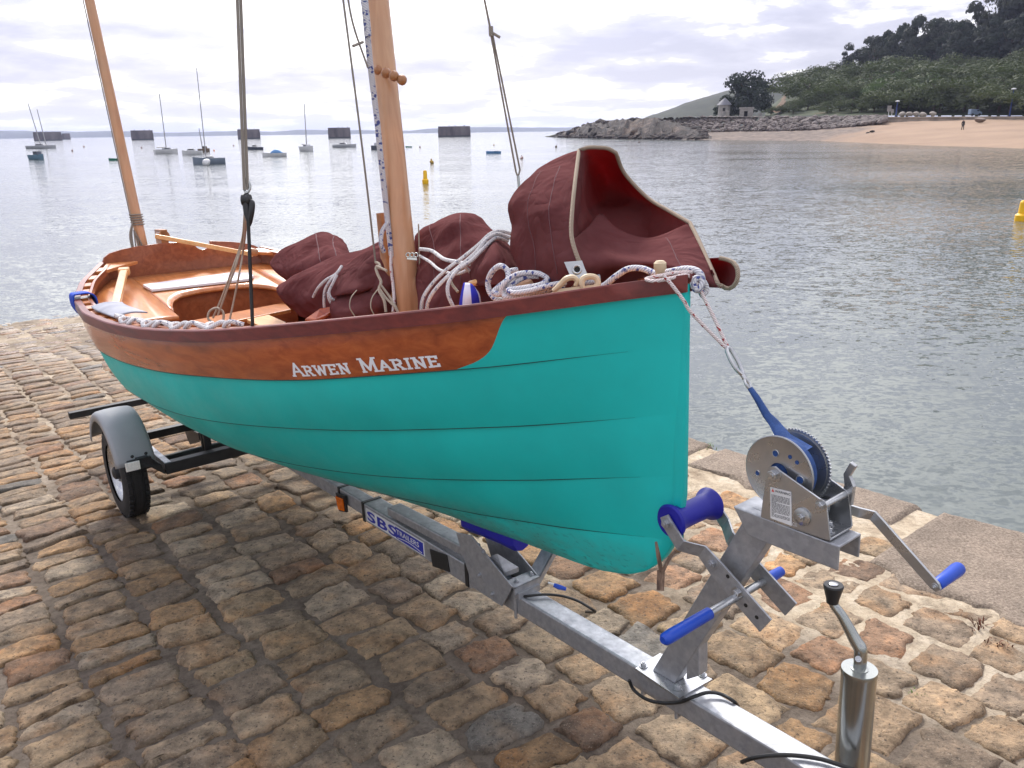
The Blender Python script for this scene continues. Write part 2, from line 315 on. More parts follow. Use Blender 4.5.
        k=nd(nt,'ShaderNodeVectorMath',operation='SCALE'); k.inputs['Scale'].default_value=am*2.0; nt.links.new(a.outputs[0],k.inputs[0])
        if acc is None: acc=k.outputs[0]
        else: z=nd(nt,'ShaderNodeVectorMath',operation='ADD'); nt.links.new(acc,z.inputs[0]); nt.links.new(k.outputs[0],z.inputs[1]); acc=z.outputs[0]
    sc_=nd(nt,'ShaderNodeVectorMath',operation='MULTIPLY'); nt.links.new(acc,sc_.inputs[0]); nt.links.new(pf,sc_.inputs[1])
    fl=nd(nt,'ShaderNodeVectorMath',operation='MULTIPLY_ADD'); nt.links.new(sc_.outputs[0],fl.inputs[0]); fl.inputs[1].default_value=(.75,1,0); fl.inputs[2].default_value=(0,0,1)
    nn=nd(nt,'ShaderNodeVectorMath',operation='NORMALIZE'); nt.links.new(fl.outputs[0],nn.inputs[0]); nt.links.new(nn.outputs[0],b.inputs['Normal'])
    f=noise(nt,tc.outputs['Object'],.05,3); nt.links.new(ramp(nt,f,[(.3,(.095,.112,.106)),(.7,(.13,.145,.138))]),b.inputs['Base Color'])
    # far land
    m,nt,b=base_mat('beach_ground',.95); v=mapped(nt); pe=nd(nt,'ShaderNodeAttribute',attribute_name='Pebble'); f=noise(nt,v,.6,8,.7); f2=noise(nt,v,.10,4)
    mk=nd(nt,'ShaderNodeMath',operation='MULTIPLY_ADD'); nt.links.new(f2,mk.inputs[0]); mk.inputs[1].default_value=.9; nt.links.new(pe.outputs['Fac'],mk.inputs[2])
    sd_=ramp(nt,f2,[(.35,(.225,.15,.10)),(.65,(.285,.195,.13))]); pb=ramp(nt,f,[(.3,(.05,.038,.032)),(.5,(.13,.10,.082)),(.7,(.25,.19,.15))]); nt.links.new(mix(nt,sd_,pb,ramp(nt,mk.outputs[0],[(.72,0.0),(1.0,1.0)])),b.inputs['Base Color']); bump(nt,b,f,.5,.3)
    pm('beach_sand',(.38,.27,.195),(.31,.21,.145),scale=.18,rough=.95,bmp=.4,bscale=3,bdist=.1)
    m,nt,b=base_mat('shingle_shore',.95); v=mapped(nt); f=noise(nt,v,.6,8,.7); f2=noise(nt,v,.08,3); c=ramp(nt,f,[(.3,(.05,.038,.03)),(.5,(.14,.105,.085)),(.7,(.25,.19,.15))]); nt.links.new(mix(nt,c,(.30,.21,.15),ramp(nt,f2,[(.5,0.0),(.75,.6)])),b.inputs['Base Color']); bump(nt,b,f,.8,.5)
    m,nt,b=base_mat('headland_rock',.9); v=mapped(nt,(1,1,1.6)); f=noise(nt,v,.35,8,.7); f2=noise(nt,v,.09,4); c=ramp(nt,f,[(.38,(.010,.007,.006)),(.54,(.034,.024,.020)),(.72,(.15,.112,.092))]); nt.links.new(mix(nt,c,(.19,.12,.08),ramp(nt,f2,[(.58,0.0),(.70,.3)])),b.inputs['Base Color']); bump(nt,b,f,1,.6)
    pm('riprap_rock',(.21,.178,.165),(.09,.075,.07),scale=.5,rough=.9,bmp=.6,bscale=2,bdist=.2)
    m,nt,b=base_mat('hill_ground',.95); v=mapped(nt); f=noise(nt,v,.12,8,.65); nt.links.new(ramp(nt,f,[(.35,(.025,.034,.014)),(.6,(.04,.052,.02)),(.8,(.09,.06,.03))]),b.inputs['Base Color'])
    pm('turf',(.10,.125,.04),(.065,.085,.03),scale=.3,rough=.95); pm('far_hill_green',(.030,.037,.022),(.012,.016,.010),scale=.09,rough=.95); pm('coast_blue',(.07,.085,.075),(.05,.06,.055),scale=.01,rough=1)
    pm('bare_earth',(.16,.095,.055),(.09,.055,.03),scale=.4,rough=.95)
    for nm,a,bb in (('leaf_olive',(.075,.092,.038),(.038,.05,.02)),('leaf_bright',(.085,.125,.045),(.048,.07,.026)),('leaf_dark',(.032,.040,.026),(.020,.026,.018)),('leaf_pine',(.022,.034,.022),(.013,.021,.015)),('leaf_airy',(.06,.065,.045),(.035,.04,.028))):
        m=pm(nm,a,bb,scale=.35,rough=.75); nt=m.node_tree; b=nt.nodes['Principled BSDF']
        tr=nd(nt,'ShaderNodeBsdfTranslucent'); tr.inputs['Color'].default_value=(a[0]*1.3,a[1]*1.5,a[2]*.9,1); ms=nd(nt,'ShaderNodeMixShader'); ms.inputs[0].default_value=.12
        nt.links.new(b.outputs[0],ms.inputs[1]); nt.links.new(tr.outputs[0],ms.inputs[2]); nt.links.new(ms.outputs[0],nt.nodes['Material Output'].inputs['Surface'])
    pm('bark',(.09,.065,.05),scale=3,rough=.9); pm('caisson_concrete',(.16,.135,.14),(.065,.054,.06),scale=.25,rough=.9,stretch=(1,1,.35),bmp=.4,bscale=1)
    pm('wall_stone',(.30,.25,.20),(.19,.155,.125),scale=.6,rough=.9,bmp=.5,bscale=2,bdist=.1); pm('pavement_pale',(.33,.30,.26),scale=.5,rough=.9)
    pm('hut_white',(.30,.28,.265),(.21,.20,.19),scale=1,rough=.8); pm('slate_roof',(.16,.16,.18),scale=2,rough=.7); pm('dark_opening',(.02,.02,.022),rough=.8)
    for nm,c in (('boat_white',(.62,.62,.63)),('boat_grey',(.42,.43,.46)),('boat_blue',(.17,.21,.27)),('boat_navy',(.07,.08,.11)),('boat_teal',(.11,.20,.27)),('boat_green',(.01,.16,.11)),('boat_brown',(.17,.12,.09)),('canopy_blue',(.10,.25,.48)),('mast_alloy',(.28,.28,.29)),('window_dark',(.03,.035,.045)),('buoy_yellow',(.85,.48,.01)),('buoy_ochre',(.45,.28,.05)),('buoy_pink',(.42,.28,.26)),('buoy_dark',(.12,.08,.06)),('buoy_orange',(.8,.22,.02)),('post_blue',(.03,.06,.22)),('cloth_black',(.02,.02,.022)),('skin',(.42,.24,.16)),('van_blue',(.16,.22,.32)),('antifoul_red',(.10,.04,.035))):
        pm(nm,c,tuple(x*.86 for x in c),scale=2,rough=.5)
make_materials()
# ------------------------------------------------------------------ slipway: mortar bed, cobbles, coping
B0,B1,S0,S1=-2.47,3.6,-2.0,13.6
def bed_h(s,b):
    sand=np.clip((-b-.72)/.9+fbm(s*1.7,b*1.7,4)*2.6,0,1)*np.clip((6.5-s)/3,0,1); sand=np.clip(sand+(.04+.5*np.clip((s-3.3)/3,0,1))*(1+2*fbm(s*2.3,b*2.3,3)),0,1)
    return -.007+.014*fbm(s*4,b*4,4)+.013*np.clip((-b-.72)/.9,0,1)*sand+.014*np.clip((s-7.5)/3,0,1)*(1+2*fbm(s*1.5,b*1.5,3))+.006*fbm(s*40+9,b*40,3), sand
def make_slip():
    ss=np.concatenate([np.arange(S0,3.6,.026),np.arange(3.6,7,.05),np.arange(7,S1+.01,.1)]); bb=np.concatenate([np.arange(B0,1.8,.03),np.arange(1.8,B1+.01,.08)])
    Sg,Bg=np.meshgrid(ss,bb,indexing='ij'); H,sand=bed_h(Sg,Bg)
    G=ORG+Sg[...,None]*U+Bg[...,None]*N+H[...,None]*W
    mb=MB(); mb.grid(G)
    # downstand to below the water along the open edge and the upper end
    n=len(ss); V=[]; 
    for i in range(n): V+= [S(ss[i],B0,H[i,0]),S(ss[i],B0+.0,-2.2)]
    mb.add(V,[(2*i,2*i+1,2*i+3,2*i+2) for i in range(n-1)]); nb=n*len(bb)
    sc=np.concatenate([sand.reshape(-1),np.full(2*n,.3)])
    mb.build('slipway','mortar_sand',ang=180,recalc=False,colors={'Sand':sc},kind='structure')
    # cobbles in courses running down the slope
    pal=np.array([(.36,.275,.19),(.38,.26,.155),(.30,.245,.19),(.32,.215,.15),(.22,.215,.205),(.42,.36,.285),(.34,.275,.205),(.26,.21,.165),(.39,.305,.21),(.25,.18,.135)])
    pal=pal*.74; pw=np.array([.2,.14,.15,.08,.03,.1,.13,.09,.05,.03]); pw/=pw.sum()
    mb=MB(); cols=[]; wet=[]
    b=-2.02
    while b<B1:
        w=rng.uniform(.21,.30) if b<.9 else rng.uniform(.24,.33)
        s=S0+rng.uniform(0,.2)
        while s<S1:
            sq=np.clip((b+.4)/1.6,0,1)                       # stones slimmer further from the edge
            l=rng.uniform(.17,.30)*(1-sq)+rng.uniform(.10,.19)*sq
            if s>4: l*=.9
            near=s<3.2; k=15 if near else (10 if s<6.5 else 7)
            cs,cb=s+l/2,b+w/2+rng.normal(0,.012)+float(fbm(np.array(s*.7),np.array(b*.5),3))*.16
            if rng.random()<.965 or b>-.4:
                n0=len(mb.V); cobble(mb,cols,cs,cb,l-rng.uniform(.008,.026),w-rng.uniform(-.004,.030),k,pal[rng.choice(len(pal),p=pw)]*rng.uniform(.82,1.15)*(1.3 if b<-.9 else 1)); wet+=[float(np.clip((cs-6.5)/3,0,1))*.9]*(len(mb.V)-n0)
            s+=l
        b+=w
    mb.build('cobbles','cobble_stone',ang=180,recalc=False,colors={'Col':np.array(cols),'Wet':np.array(wet)},kind='structure')
def cobble(mb,cols,cs,cb,l,w,k,col):
    core=np.concatenate([[-.955],np.linspace(-.86,.86,k-4),[.955]]); u=np.concatenate([[-1],core,[1]])
    A,Bv=np.meshgrid(u,u,indexing='ij'); r=np.maximum(abs(A),abs(Bv)); edge=1-np.clip((r-.90)/.10,0,1)**2.6
    ph=rng.uniform(0,200); rnd=rng.uniform(.0,.09)
    x=A*(1-rnd*Bv**2)*l/2; y=Bv*(1-rnd*A**2)*w/2
    ro=rng.normal(0,.07); x,y=x*math.cos(ro)-y*math.sin(ro),x*math.sin(ro)+y*math.cos(ro)
    ox=fbm(A*1.5+ph,Bv*1.5,3)*.045*r+fbm(A*5+ph,Bv*5+3,2)*.018*r; oy=fbm(A*1.5,Bv*1.5+ph,3)*.045*r+fbm(A*5+9,Bv*5+ph,2)*.018*r; x=x+ox*1.3; y=y+oy*1.3
    top=rng.uniform(.003,.012); tilt=rng.normal(0,.03,2)
    z=-.045+edge*(.045+top)+edge*(tilt[0]*x+tilt[1]*y)+edge*((.013)*fbm(x*9+ph,y*9,4)+.012*np.abs(fbm(x*30+ph,y*30,3)))
    if rng.random()<.4:                                     # a spalled corner
        d=rng.normal(size=2); d/=np.linalg.norm(d); t=(A*d[0]+Bv*d[1])-rng.uniform(.25,.7); z=z-np.clip(t,0,.5)*rng.uniform(.015,.05)
    G=ORG+(cs+x)[...,None]*U+(cb+y)[...,None]*N+z[...,None]*W
    mb.grid(G); v=1+.16*fbm(x*14+ph,y*14,3)
    cols.extend((np.asarray(col)*v[...,None]).reshape(-1,3).tolist())
def make_coping():
    # big weathered edge stones along the drop to the water
    spans=[(-1.9,-.72,.86),(-.715,.38,.80),(.44,1.0,.34),(1.05,1.75,.42),(1.8,2.6,.36),(2.65,3.5,.40),(3.55,4.4,.36),(4.45,5.4,.4),(5.45,6.4,.38),(6.45,7.5,.4),(7.55,8.6,.38),(8.65,9.8,.4),(9.85,11,.4),(11.05,12.3,.4)]
    for i,(a,b,w) in enumerate(spans):
        mb=MB(); n,m=int((b-a)/.02)+2,int(w/.02)+2
        A,Bv=np.meshgrid(np.linspace(0,1,n),np.linspace(0,1,m),indexing='ij'); s=a+(b-a)*A; bb=B0-.05+w*Bv
        e=np.minimum(np.minimum(A*(b-a),(1-A)*(b-a)),np.minimum(Bv*w+.02,(1-Bv)*w)); edge=1-np.clip(1-e/.05,0,1)**2
        s=s+fbm(A*4+i*7,Bv*4,3)*.05*(1-edge); bb=bb+fbm(A*(7 if i>1 else 5),Bv*4+i*7,4)*(.16 if i>1 else .34)*np.clip(Bv*1.6-.5,0,1)*(1-abs(2*A-1)**6)
        bb=bb+(fbm(s*2.5,s*0+3.3,4)*.07)*(1-Bv)
        h=-.05+edge*.075+.022*fbm(s*5,bb*5,4)*edge+.010*fbm(s*25,bb*25,3)
        mb.grid(ORG+s[...,None]*U+bb[...,None]*N+h[...,None]*W)
        P=[ORG+s[j,0]*U+bb[j,0]*N+h[j,0]*W for j in range(n)]; Q=[p-W*.6 for p in P]; mb.grid(np.array([P,Q]))
        mb.build('coping_stone','coping_granite',ang=180,recalc=False,kind='structure')
def make_weeds():
    def tuft(name,mat,px,py,n,r,h,label,cat,group=None,seed=0):
        rg=np.random.default_rng(seed); d=ray(px,py); t=((ORG-CAM)@W)/(d@W); c=CAM+d*t; mb=MB()
        for i in range(n):
            o=c+U*rg.normal(0,r)+N*rg.normal(0,r)-W*.01; a=rg.uniform(0,6.28); tip=o+W*rg.uniform(.4,1)*h+(U*math.cos(a)+N*math.sin(a))*rg.uniform(.2,1)*h
            sd=np.cross(tip-o,W); sd=sd/(np.linalg.norm(sd)+1e-9)*.0022; md=(o+tip)/2+W*h*.15
            mb.add([o-sd,o+sd,md+sd*1.2,md-sd*1.2,tip],[(0,1,2,3),(3,2,4)])
        g=dict(label=label,category=cat)
        if group: g['group']=group
        mb.build(name,mat,smooth=False,recalc=False,**g)
    tuft('weed_tuft','grass_green',705,448,70,.035,.035,'small green tuft growing on the slip edge right behind the bow','weed',seed=1)
    tuft('weed_tuft','grass_green',822,610,40,.022,.02,'green weed in the mortar well right of the black crank knob','weed',seed=2)
    tuft('weed_tuft','grass_green',708,700-97,34,.018,.02,'small green weed between cobbles left of the black crank knob','weed',seed=3)
    tuft('weed_tuft','grass_green',924,700,60,.02,.022,'brightest green weed between cobbles right of the jack post','weed',seed=4)
    tuft('weed_tuft','grass_green',960,662,45,.02,.02,'green weed beside a tan cobble below the brown seaweed scraps','weed',seed=5)
    tuft('seaweed_scrap','dry_weed',980,628,20,.02,.05,'larger scrap of dry red brown seaweed on pale sand','seaweed',seed=6)
    tuft('seaweed_scrap','dry_weed',930,622,16,.02,.03,'small scrap of dry brown seaweed left of the larger scrap','seaweed',seed=7)
    tuft('seaweed_scrap','dry_weed',999,645,18,.02,.045,'scrap of dry brown seaweed nearest the right picture edge','seaweed',seed=8)
def make_sea():
    mb=MB(); mb.add([(-9000,-60,0),(9000,-60,0),(9000,9000,0),(-9000,9000,0)],[(0,1,2,3)])
    mb.build('sea','sea_water',smooth=False,origin=(0,0,0),recalc=False,kind='structure')
make_slip(); make_coping(); make_weeds(); make_sea()
# ------------------------------------------------------------------ the sailing boat
LB=3.95
bs=curve([(0,.011),(.06,.049),(.12,.088),(.2,.138),(.3,.198),(.47,.294),(.72,.413),(1.06,.548),(1.31,.627),(1.54,.683),(1.84,.735),(2.14,.772),(2.5,.800),(2.9,.812),(3.3,.772),(3.65,.665),(3.95,.49)],.05)
hS=curve([(0,1.566),(.12,1.548),(.29,1.518),(.47,1.486),(.72,1.45),(1.06,1.402),(1.31,1.368),(1.54,1.338),(1.84,1.308),(2.14,1.284),(2.5,1.268),(2.9,1.266),(3.3,1.288),(3.65,1.335),(3.95,1.40)],.08)
h2=curve([(0,1.392),(.12,1.369),(.32,1.335),(.4,1.318),(.58,1.29),(.78,1.26),(.94,1.235),(1.14,1.204),(1.36,1.179),(1.66,1.151),(1.98,1.12),(2.32,1.097),(2.68,1.083),(3.1,1.087),(3.5,1.118),(3.95,1.19)],.1)
h3=curve([(0,1.212),(.12,1.182),(.36,1.134),(.44,1.119),(.76,1.068),(1.02,1.029),(1.28,.995),(1.69,.944),(1.96,.918),(2.2,.898),(2.5,.88),(3,.876),(3.5,.912),(3.95,1.0)],.1)
h4=curve([(0,1.037),(.16,.997),(.42,.938),(.51,.918),(.78,.866),(1.09,.816),(1.34,.782),(1.64,.747),(2.1,.71),(2.6,.695),(3.1,.705),(3.5,.755),(3.95,.85)],.1)
h5=curve([(.0,.845),(.17,.81),(.39,.764),(.59,.733),(.82,.694),(.95,.68),(1.4,.625),(1.9,.585),(2.4,.57),(3,.59),(3.5,.65),(3.95,.75)],.1)
hK=curve([(0,.875),(.018,.86),(.042,.805),(.074,.761),(.126,.711),(.192,.674),(.286,.645),(.39,.628),(.524,.615),(.755,.592),(.95,.568),(1.4,.53),(2,.50),(2.6,.49),(3.2,.51),(3.95,.6)],.012)
def rat(p): return curve(p,.15)
r2=rat([(0,.8),(1,.92),(2,.96),(3,.965),(3.95,.93)]); r3=rat([(0,.5),(1,.76),(2,.86),(3,.86),(3.95,.74)]); r4=rat([(0,.3),(1,.52),(2,.62),(3,.62),(3.95,.48)]); r5=rat([(0,.12),(1,.22),(2,.32),(3,.32),(3.95,.22)])
LN=[(bs,hS),(lambda s:r2(s)*bs(s),h2),(lambda s:r3(s)*bs(s),h3),(lambda s:r4(s)*bs(s),h4),(lambda s:r5(s)*bs(s),h5),(lambda s:np.full_like(np.asarray(s,float),.012),lambda s:hK(s)+.004)]
ST0=[0,0,0,.003,.03,.03]
def strake_pt(i,s,t,side=1,off=0.0,bulge=True):
    """outer face of strake i; t=0 lower edge, t=1 upper edge"""
    s=np.asarray(s,float); t=np.asarray(t,float)
    bu,hu=LN[i][0](s),LN[i][1](s); bl,hl=LN[i+1][0](s),LN[i+1][1](s)
    if i<4: pass
    b=bl+(bu-bl)*t; h=hl+(hu-hl)*t
    d=np.stack([hu-hl,-(bu-bl)],-1); d/=np.linalg.norm(d,axis=-1)[...,None]+1e-9      # outward normal in the section (b,h)
    fade=np.clip((s-.12)/.35,0,1)*(.25+.75*np.clip((s-.1)/.8,0,1))
    lap=(1-t)*.009*fade*(1 if i<4 else 0)-t*.001*fade
    o=lap+off+(.012*4*t*(1-t)*np.clip(s/.8,0,1) if bulge else 0)
    return ORG+s[...,None]*U+side*(b+d[...,0]*o)[...,None]*N+(h+d[...,1]*o)[...,None]*W
boat=empty('sailing_boat',S(2,0,.5),'teal wooden sailing boat with varnished top plank lying on the trailer','sailing boat')
def svals(a,b,n): t=np.linspace(0,1,n); return a+(b-a)*(t**1.25)
def make_hull():
    mb=MB(); gr=[]
    for side in (1,-1):
        for i in range(1,5):
            s=np.linspace(0,1,150)**1.3; tt=np.linspace(0,1,13); Tg,Sg=np.meshgrid(tt,s)
            sA=ST0[i]+Sg*(LB-ST0[i]); G=strake_pt(i,sA,Tg,side); mb.grid(G)
            hh=(G-ORG)@W; k=np.clip((.80-.10*np.clip(sA/2,0,1)-hh)/.2,0,1)*(.9 if i==4 else .6); gr+=k.reshape(-1).tolist()
            if i<4:                                           # lower edge thickness
                e0=strake_pt(i,sA[:,0],Tg[:,0]*0,side); e1=strake_pt(i,sA[:,0],Tg[:,0]*0,side,-.016); mb.grid(np.array([e0,e1])); gr+=[.35]*(2*len(s))
    # forward part of the sheer strake, painted up to the rail
        for st in sheer_parts(side)[:1]:
            mb.grid(st); gr+=[0]*(st.shape[0]*st.shape[1])
        s=np.linspace(.0,.565,40); e0=strake_pt(0,s,s*0,side); e1=strake_pt(0,s,s*0,side,-.016); mb.grid(np.array([e0,e1])); gr+=[0]*80
    mb.build('hull','teal_paint',boat,ang=50,colors={'Grime':np.array(gr)},recalc=False)
    # stem and keel, one timber
    path=[]
    for h in np.linspace(1.545,.90,24): path.append((-.002+.016*np.clip((.98-h)/.1,0,1),h))
    for s in np.concatenate([np.linspace(.02,.2,16),np.linspace(.24,LB,60)]): path.append((s,float(hK(s))))
    P=np.array(path); T=np.gradient(P,axis=0); T/=np.linalg.norm(T,axis=1)[:,None]; nn=np.stack([T[:,1],-T[:,0]],1)   # pointing forward/down
    nn[nn@np.array([-.7,-.7])<0]*=-1
    mb=MB(); G=[]; gr=[]
    for (s,h),n in zip(P,nn):
        row=[]
        for (o,b) in ((-.030,.0125),(-.003,.0125),(.0,.009),(.0,-.009),(-.003,-.0125),(-.030,-.0125)): row.append(S(s+n[0]*o,b,h+n[1]*o))
        G.append(row); gr+=[float(np.clip((.7-h)/.15,0,.9))]*6
    mb.grid(G); mb.build('keel','teal_paint',boat,ang=50,colors={'Grime':np.array(gr)},recalc=True)
def make_lap_shade_dirt():  # thin dark strips below each lap edge, shadow and dirt put in as colour
    for side in (1,-1):
        for i in range(0,4):
            s=np.linspace(.13,LB-.03,120); j=i+1
            a=strake_pt(i,s,s*0,side,.0005); 
            if i==0: s=np.linspace(.13,LB-.03,120)
            lo=strake_pt(j,s,s*0+.985,side,.0012,False); w=.0026*np.clip((s-.13)/.25,.2,1)
            d=lo-a; d/=np.linalg.norm(d,axis=1)[:,None]+1e-9
            mb=MB(); mb.grid([a+(-W*.0)*1.0,a-W*w[:,None]*1.0]); mb.build('lap_shade_dirt','shade_dirt_dark',boat,recalc=False)
def sheer_parts(side,n=10):
    tt=np.linspace(0,1,25); sc=np.interp(tt,[0,.03,.08,.18,.3,.45,.6,.75,.88,.96,1],[.60,.56,.525,.487,.463,.446,.432,.415,.385,.345,.27]); k=np.exp(-.5*(np.arange(-2,3)/1.0)**2); k/=k.sum()
    sm=np.convolve(np.concatenate([[sc[0]]*2,sc,[sc[-1]]*2]),k,'valid'); sc=sm
    u=np.linspace(0,1,30)[:,None]; sf=u*sc[None,:]; G1=strake_pt(0,sf,np.broadcast_to(tt,sf.shape),side)
    u=np.linspace(0,1,110)[:,None]; sf=sc[None,:]+u*(LB-sc[None,:]); G2=strake_pt(0,sf,np.broadcast_to(tt,sf.shape),side)
    return [G1,G2]
def make_topsides():
    mb=MB()
    for side in (1,-1):
        mb.grid(sheer_parts(side)[1]); s=np.linspace(.565,LB,100); mb.grid(np.array([strake_pt(0,s,s*0,side),strake_pt(0,s,s*0,side,-.016)]))
    mb.build('sheer_strake','varnished_sapele',boat,ang=50,recalc=False)
    mb=MB()                                                   # inside of the planking
    for side in (1,-1):
        s=np.linspace(.1,LB-.005,80)
        rows=[]
        for i,t in ((0,1),(0,.5),(1,1),(1,.5),(2,1),(2,.5),(3,1),(3,.5),(4,1),(4,.3)):
            q=strake_pt(i,s,s*0+t,side,-.014,False); rows.append(q)
        mb.grid(rows)
    mb.build('inner_planking','sapele_inside',boat,ang=60,recalc=False)
def rail(mb,side,b0,b1,hlo,hhi,s0,s1,n=120,mi=0):
    s=np.linspace(s0,s1,n); G=[]
    for (o,hh) in ((b1,hlo),(b1,hhi-.004),(b1-.004*np.sign(b1-b0),hhi),(b0,hhi),(b0,hlo),(b1,hlo)):
        nb=bs(s)+o*(np.clip((s+.005)/.25,0,1)*.8+.2); G.append(ORG+s[:,None]*U+side*np.maximum(nb,.004)[:,None]*N+(hS(s)+hh)[:,None]*W)
    mb.grid(np.swapaxes(np.array(G),0,1))
    for k in (0,n-1): mb.add([g[k] for g in G[:5]],[(0,1,2,3,4)])
def make_rails():
    mb=MB()
    for side in (1,-1): mb.mark(); rail(mb,side,-.012,.020,-.040,.004,-.005,LB+.01)
    mb.each('gunwale','dark_gunwale',boat,ang=30)
    mb=MB()
    for side in (1,-1): mb.mark(); rail(mb,side,-.062,-.045,-.034,.002,.25,LB-.03)
    mb.each('inwale','sapele_inside',boat,ang=30)
    mb=MB()
    for side in (1,-1):
        s=.35
        while s<LB-.1:
            l=.085 if s<3.0 else .06; gap=.07
            if s<1.9: l,gap=.26,.0
            p=[S(q,side*(bs(q)+o),hS(q)+h) for h in (-.03,.0015) for (q,o) in ((s,-.0455),(min(s+l,LB),-.0455),(min(s+l,LB),-.0115),(s,-.0115))]
            mb.mark(); mb.add(p,[(0,1,2,3),(4,5,6,7),(0,1,5,4),(1,2,6,5),(2,3,7,6),(3,0,4,7)]); s+=l+gap
    mb.each('spacer_block','sapele_light',boat,smooth=False)
def make_transom():
    top=[(.49,1.40),(.475,1.43),(.44,1.452),(.37,1.468),(.28,1.478),(.15,1.483),(.0,1.478)]
    _n=onA(203,245,LB); nx,nr=float(_n[1]),.050                                         # sculling notch
    left=[(-b,h-.02*b/.49*2) for b,h in top[::-1]][1:]
    pts=top[:]; prof=[]
    allp=top+left; bx=np.array([p[0] for p in allp]); hx=np.array([p[1] for p in allp])
    f=lambda b: float(np.interp(-b,-bx,hx))
    out=[(b,h) for b,h in allp if b>nx+nr]
    out+= [(nx+nr*math.cos(a),f(nx)-.002-nr*math.sin(a)) for a in np.linspace(0,math.pi,14)]
    out+= [(b,h) for b,h in allp if b<nx-nr]
    side=[]
    for i in range(5):
        q=LN[i+1]; side.append((float(q[0](LB)),float(q[1](LB))))
    poly=out+[(-b,h) for b,h in side[:5]]+[(b,h) for b,h in side[:5][::-1]]
    mb=MB(); rake=lambda h:(h-1.0)*.06
    mb.prism([S(LB-.02+rake(h),b,h) for b,h in poly],U*.022)
    mb.build('transom','sapele_inside',boat,smooth=False,bevel=.002)
    mb=MB().mark(); mb.prism([S(3.80,.545,1.365),S(3.925,.475,1.398),S(3.925,.30,1.395)],-W*.02); mb.mark(); mb.prism([S(3.80,-.545,1.365),S(3.925,-.475,1.398),S(3.925,-.30,1.395)],-W*.02)
    mb.each('quarter_knee','sapele_light',boat,smooth=False,bevel=.003)
def deck_h(s): return 1.165+(s-3.11)*.165
def make_inside():
    # stern deck with a rounded cut-out and side benches
    mb=MB(); th=-W*.018
    def dk(s,b): return S(s,b,deck_h(s))
    inner=[(2.45,.36),(3.12,.355),(3.25,.335),(3.37,.29),(3.45,.22),(3.485,.1),(3.49,0),(3.485,-.1),(3.45,-.22),(3.37,-.29),(3.25,-.335),(3.12,-.355),(1.9,-.36)]
    inner[0]=(3.10,.352)
    ib=curve([(-.4,3.1),(-.355,3.12),(-.335,3.25),(-.29,3.37),(-.22,3.45),(-.1,3.485),(0,3.49),(.1,3.485),(.22,3.45),(.29,3.37),(.335,3.25),(.355,3.12),(.4,3.1)],.012)
    bb=np.linspace(-.352,.352,41); top=[];bot=[]
    G=[[S(a,b,deck_h(a)) for b in bb] for a in (0,)]
    e=ib(bb); rows=[]
    for k in np.linspace(0,1,8): s=e+(3.925-e)*k; rows.append([S(x,b,deck_h(x)) for x,b in zip(s,bb)])
    mb.grid(rows); mb.grid([rows[0],[p+th for p in rows[0]]])
    for side in (1,-1):
        s=np.linspace(3.08 if side>0 else 2.0,3.925,24); rr=[]
        for k in np.linspace(0,1,5): rr.append([S(x,side*(.352+(min(float(LN[1][0](x))-.03+max(0,(deck_h(x)-float(h2(x)))*.2),.77)-.352)*k),deck_h(x)) for x in s])
        mb.grid(rr); mb.grid([[r[0] for r in rr],[r[0]+th for r in rr]]); mb.grid([rr[0],[p+th for p in rr[0]]])
    mb.build('stern_deck','sapele_light',boat,ang=30,recalc=False,solid=.004)
    mb=MB(); e2=[S(x+.03,b,deck_h(x)-.02) for x,b in zip(e,bb)]; mb.grid([e2,[p-W*.34 for p in e2]])
    mb.build('locker_front','sapele_inside',boat,ang=60,recalc=False)
    mb=MB(); s=np.linspace(.6,3.5,30); mb.grid([[S(x,b*float(np.clip(LN[2][0](x)-.14,.02,.36)),.86) for x in s] for b in np.linspace(-1,1,6)]); mb.build('floorboards','sapele_inside',boat,recalc=False,ang=60)
    _q=lambda x,y,h:CAM+ray(x,y)*(((ORG-CAM)@W+h)/(ray(x,y)@W)); mb=MB(); mb.prism([_q(x,y,1.12) for x,y in ((178,323),(284,302.5),(291,309),(205,327))],-W*.022); mb.build('thwart','sapele_light',boat,smooth=False,bevel=.004)
    mb=MB(); mb.box(S(1.95,-.0,1.03),U*.40,N*.05,W*.10); mb.build('centreboard_case','sapele_light',boat,smooth=False,bevel=.004)
    mb=MB(); mb.prism([_q(x,y,1.115) for x,y in ((246,319),(264,312.5),(286,322),(268,330))],-W*.022); mb.build('side_bench','spruce_flat',boat,smooth=False,bevel=.004)
    mb=MB(); 
    for side in (1,-1):
        if side>0:
            s0=1.33; mb.box(S(s0,0,1.30),U*.07,N*(bs(s0)-.07),W*.012)
    mb.build('mast_thwart','sapele_light',boat,smooth=False,bevel=.004)
    # foredeck
    mb=MB(); s=np.linspace(.03,.95,24); mb.grid([[S(x,k*max(float(bs(x))-.03,.003),hS(x)-.028+.012*(1-k*k)) for x in s] for k in np.linspace(-1,1,9)])
    mb.build('foredeck','sapele_light',boat,ang=60,recalc=False)
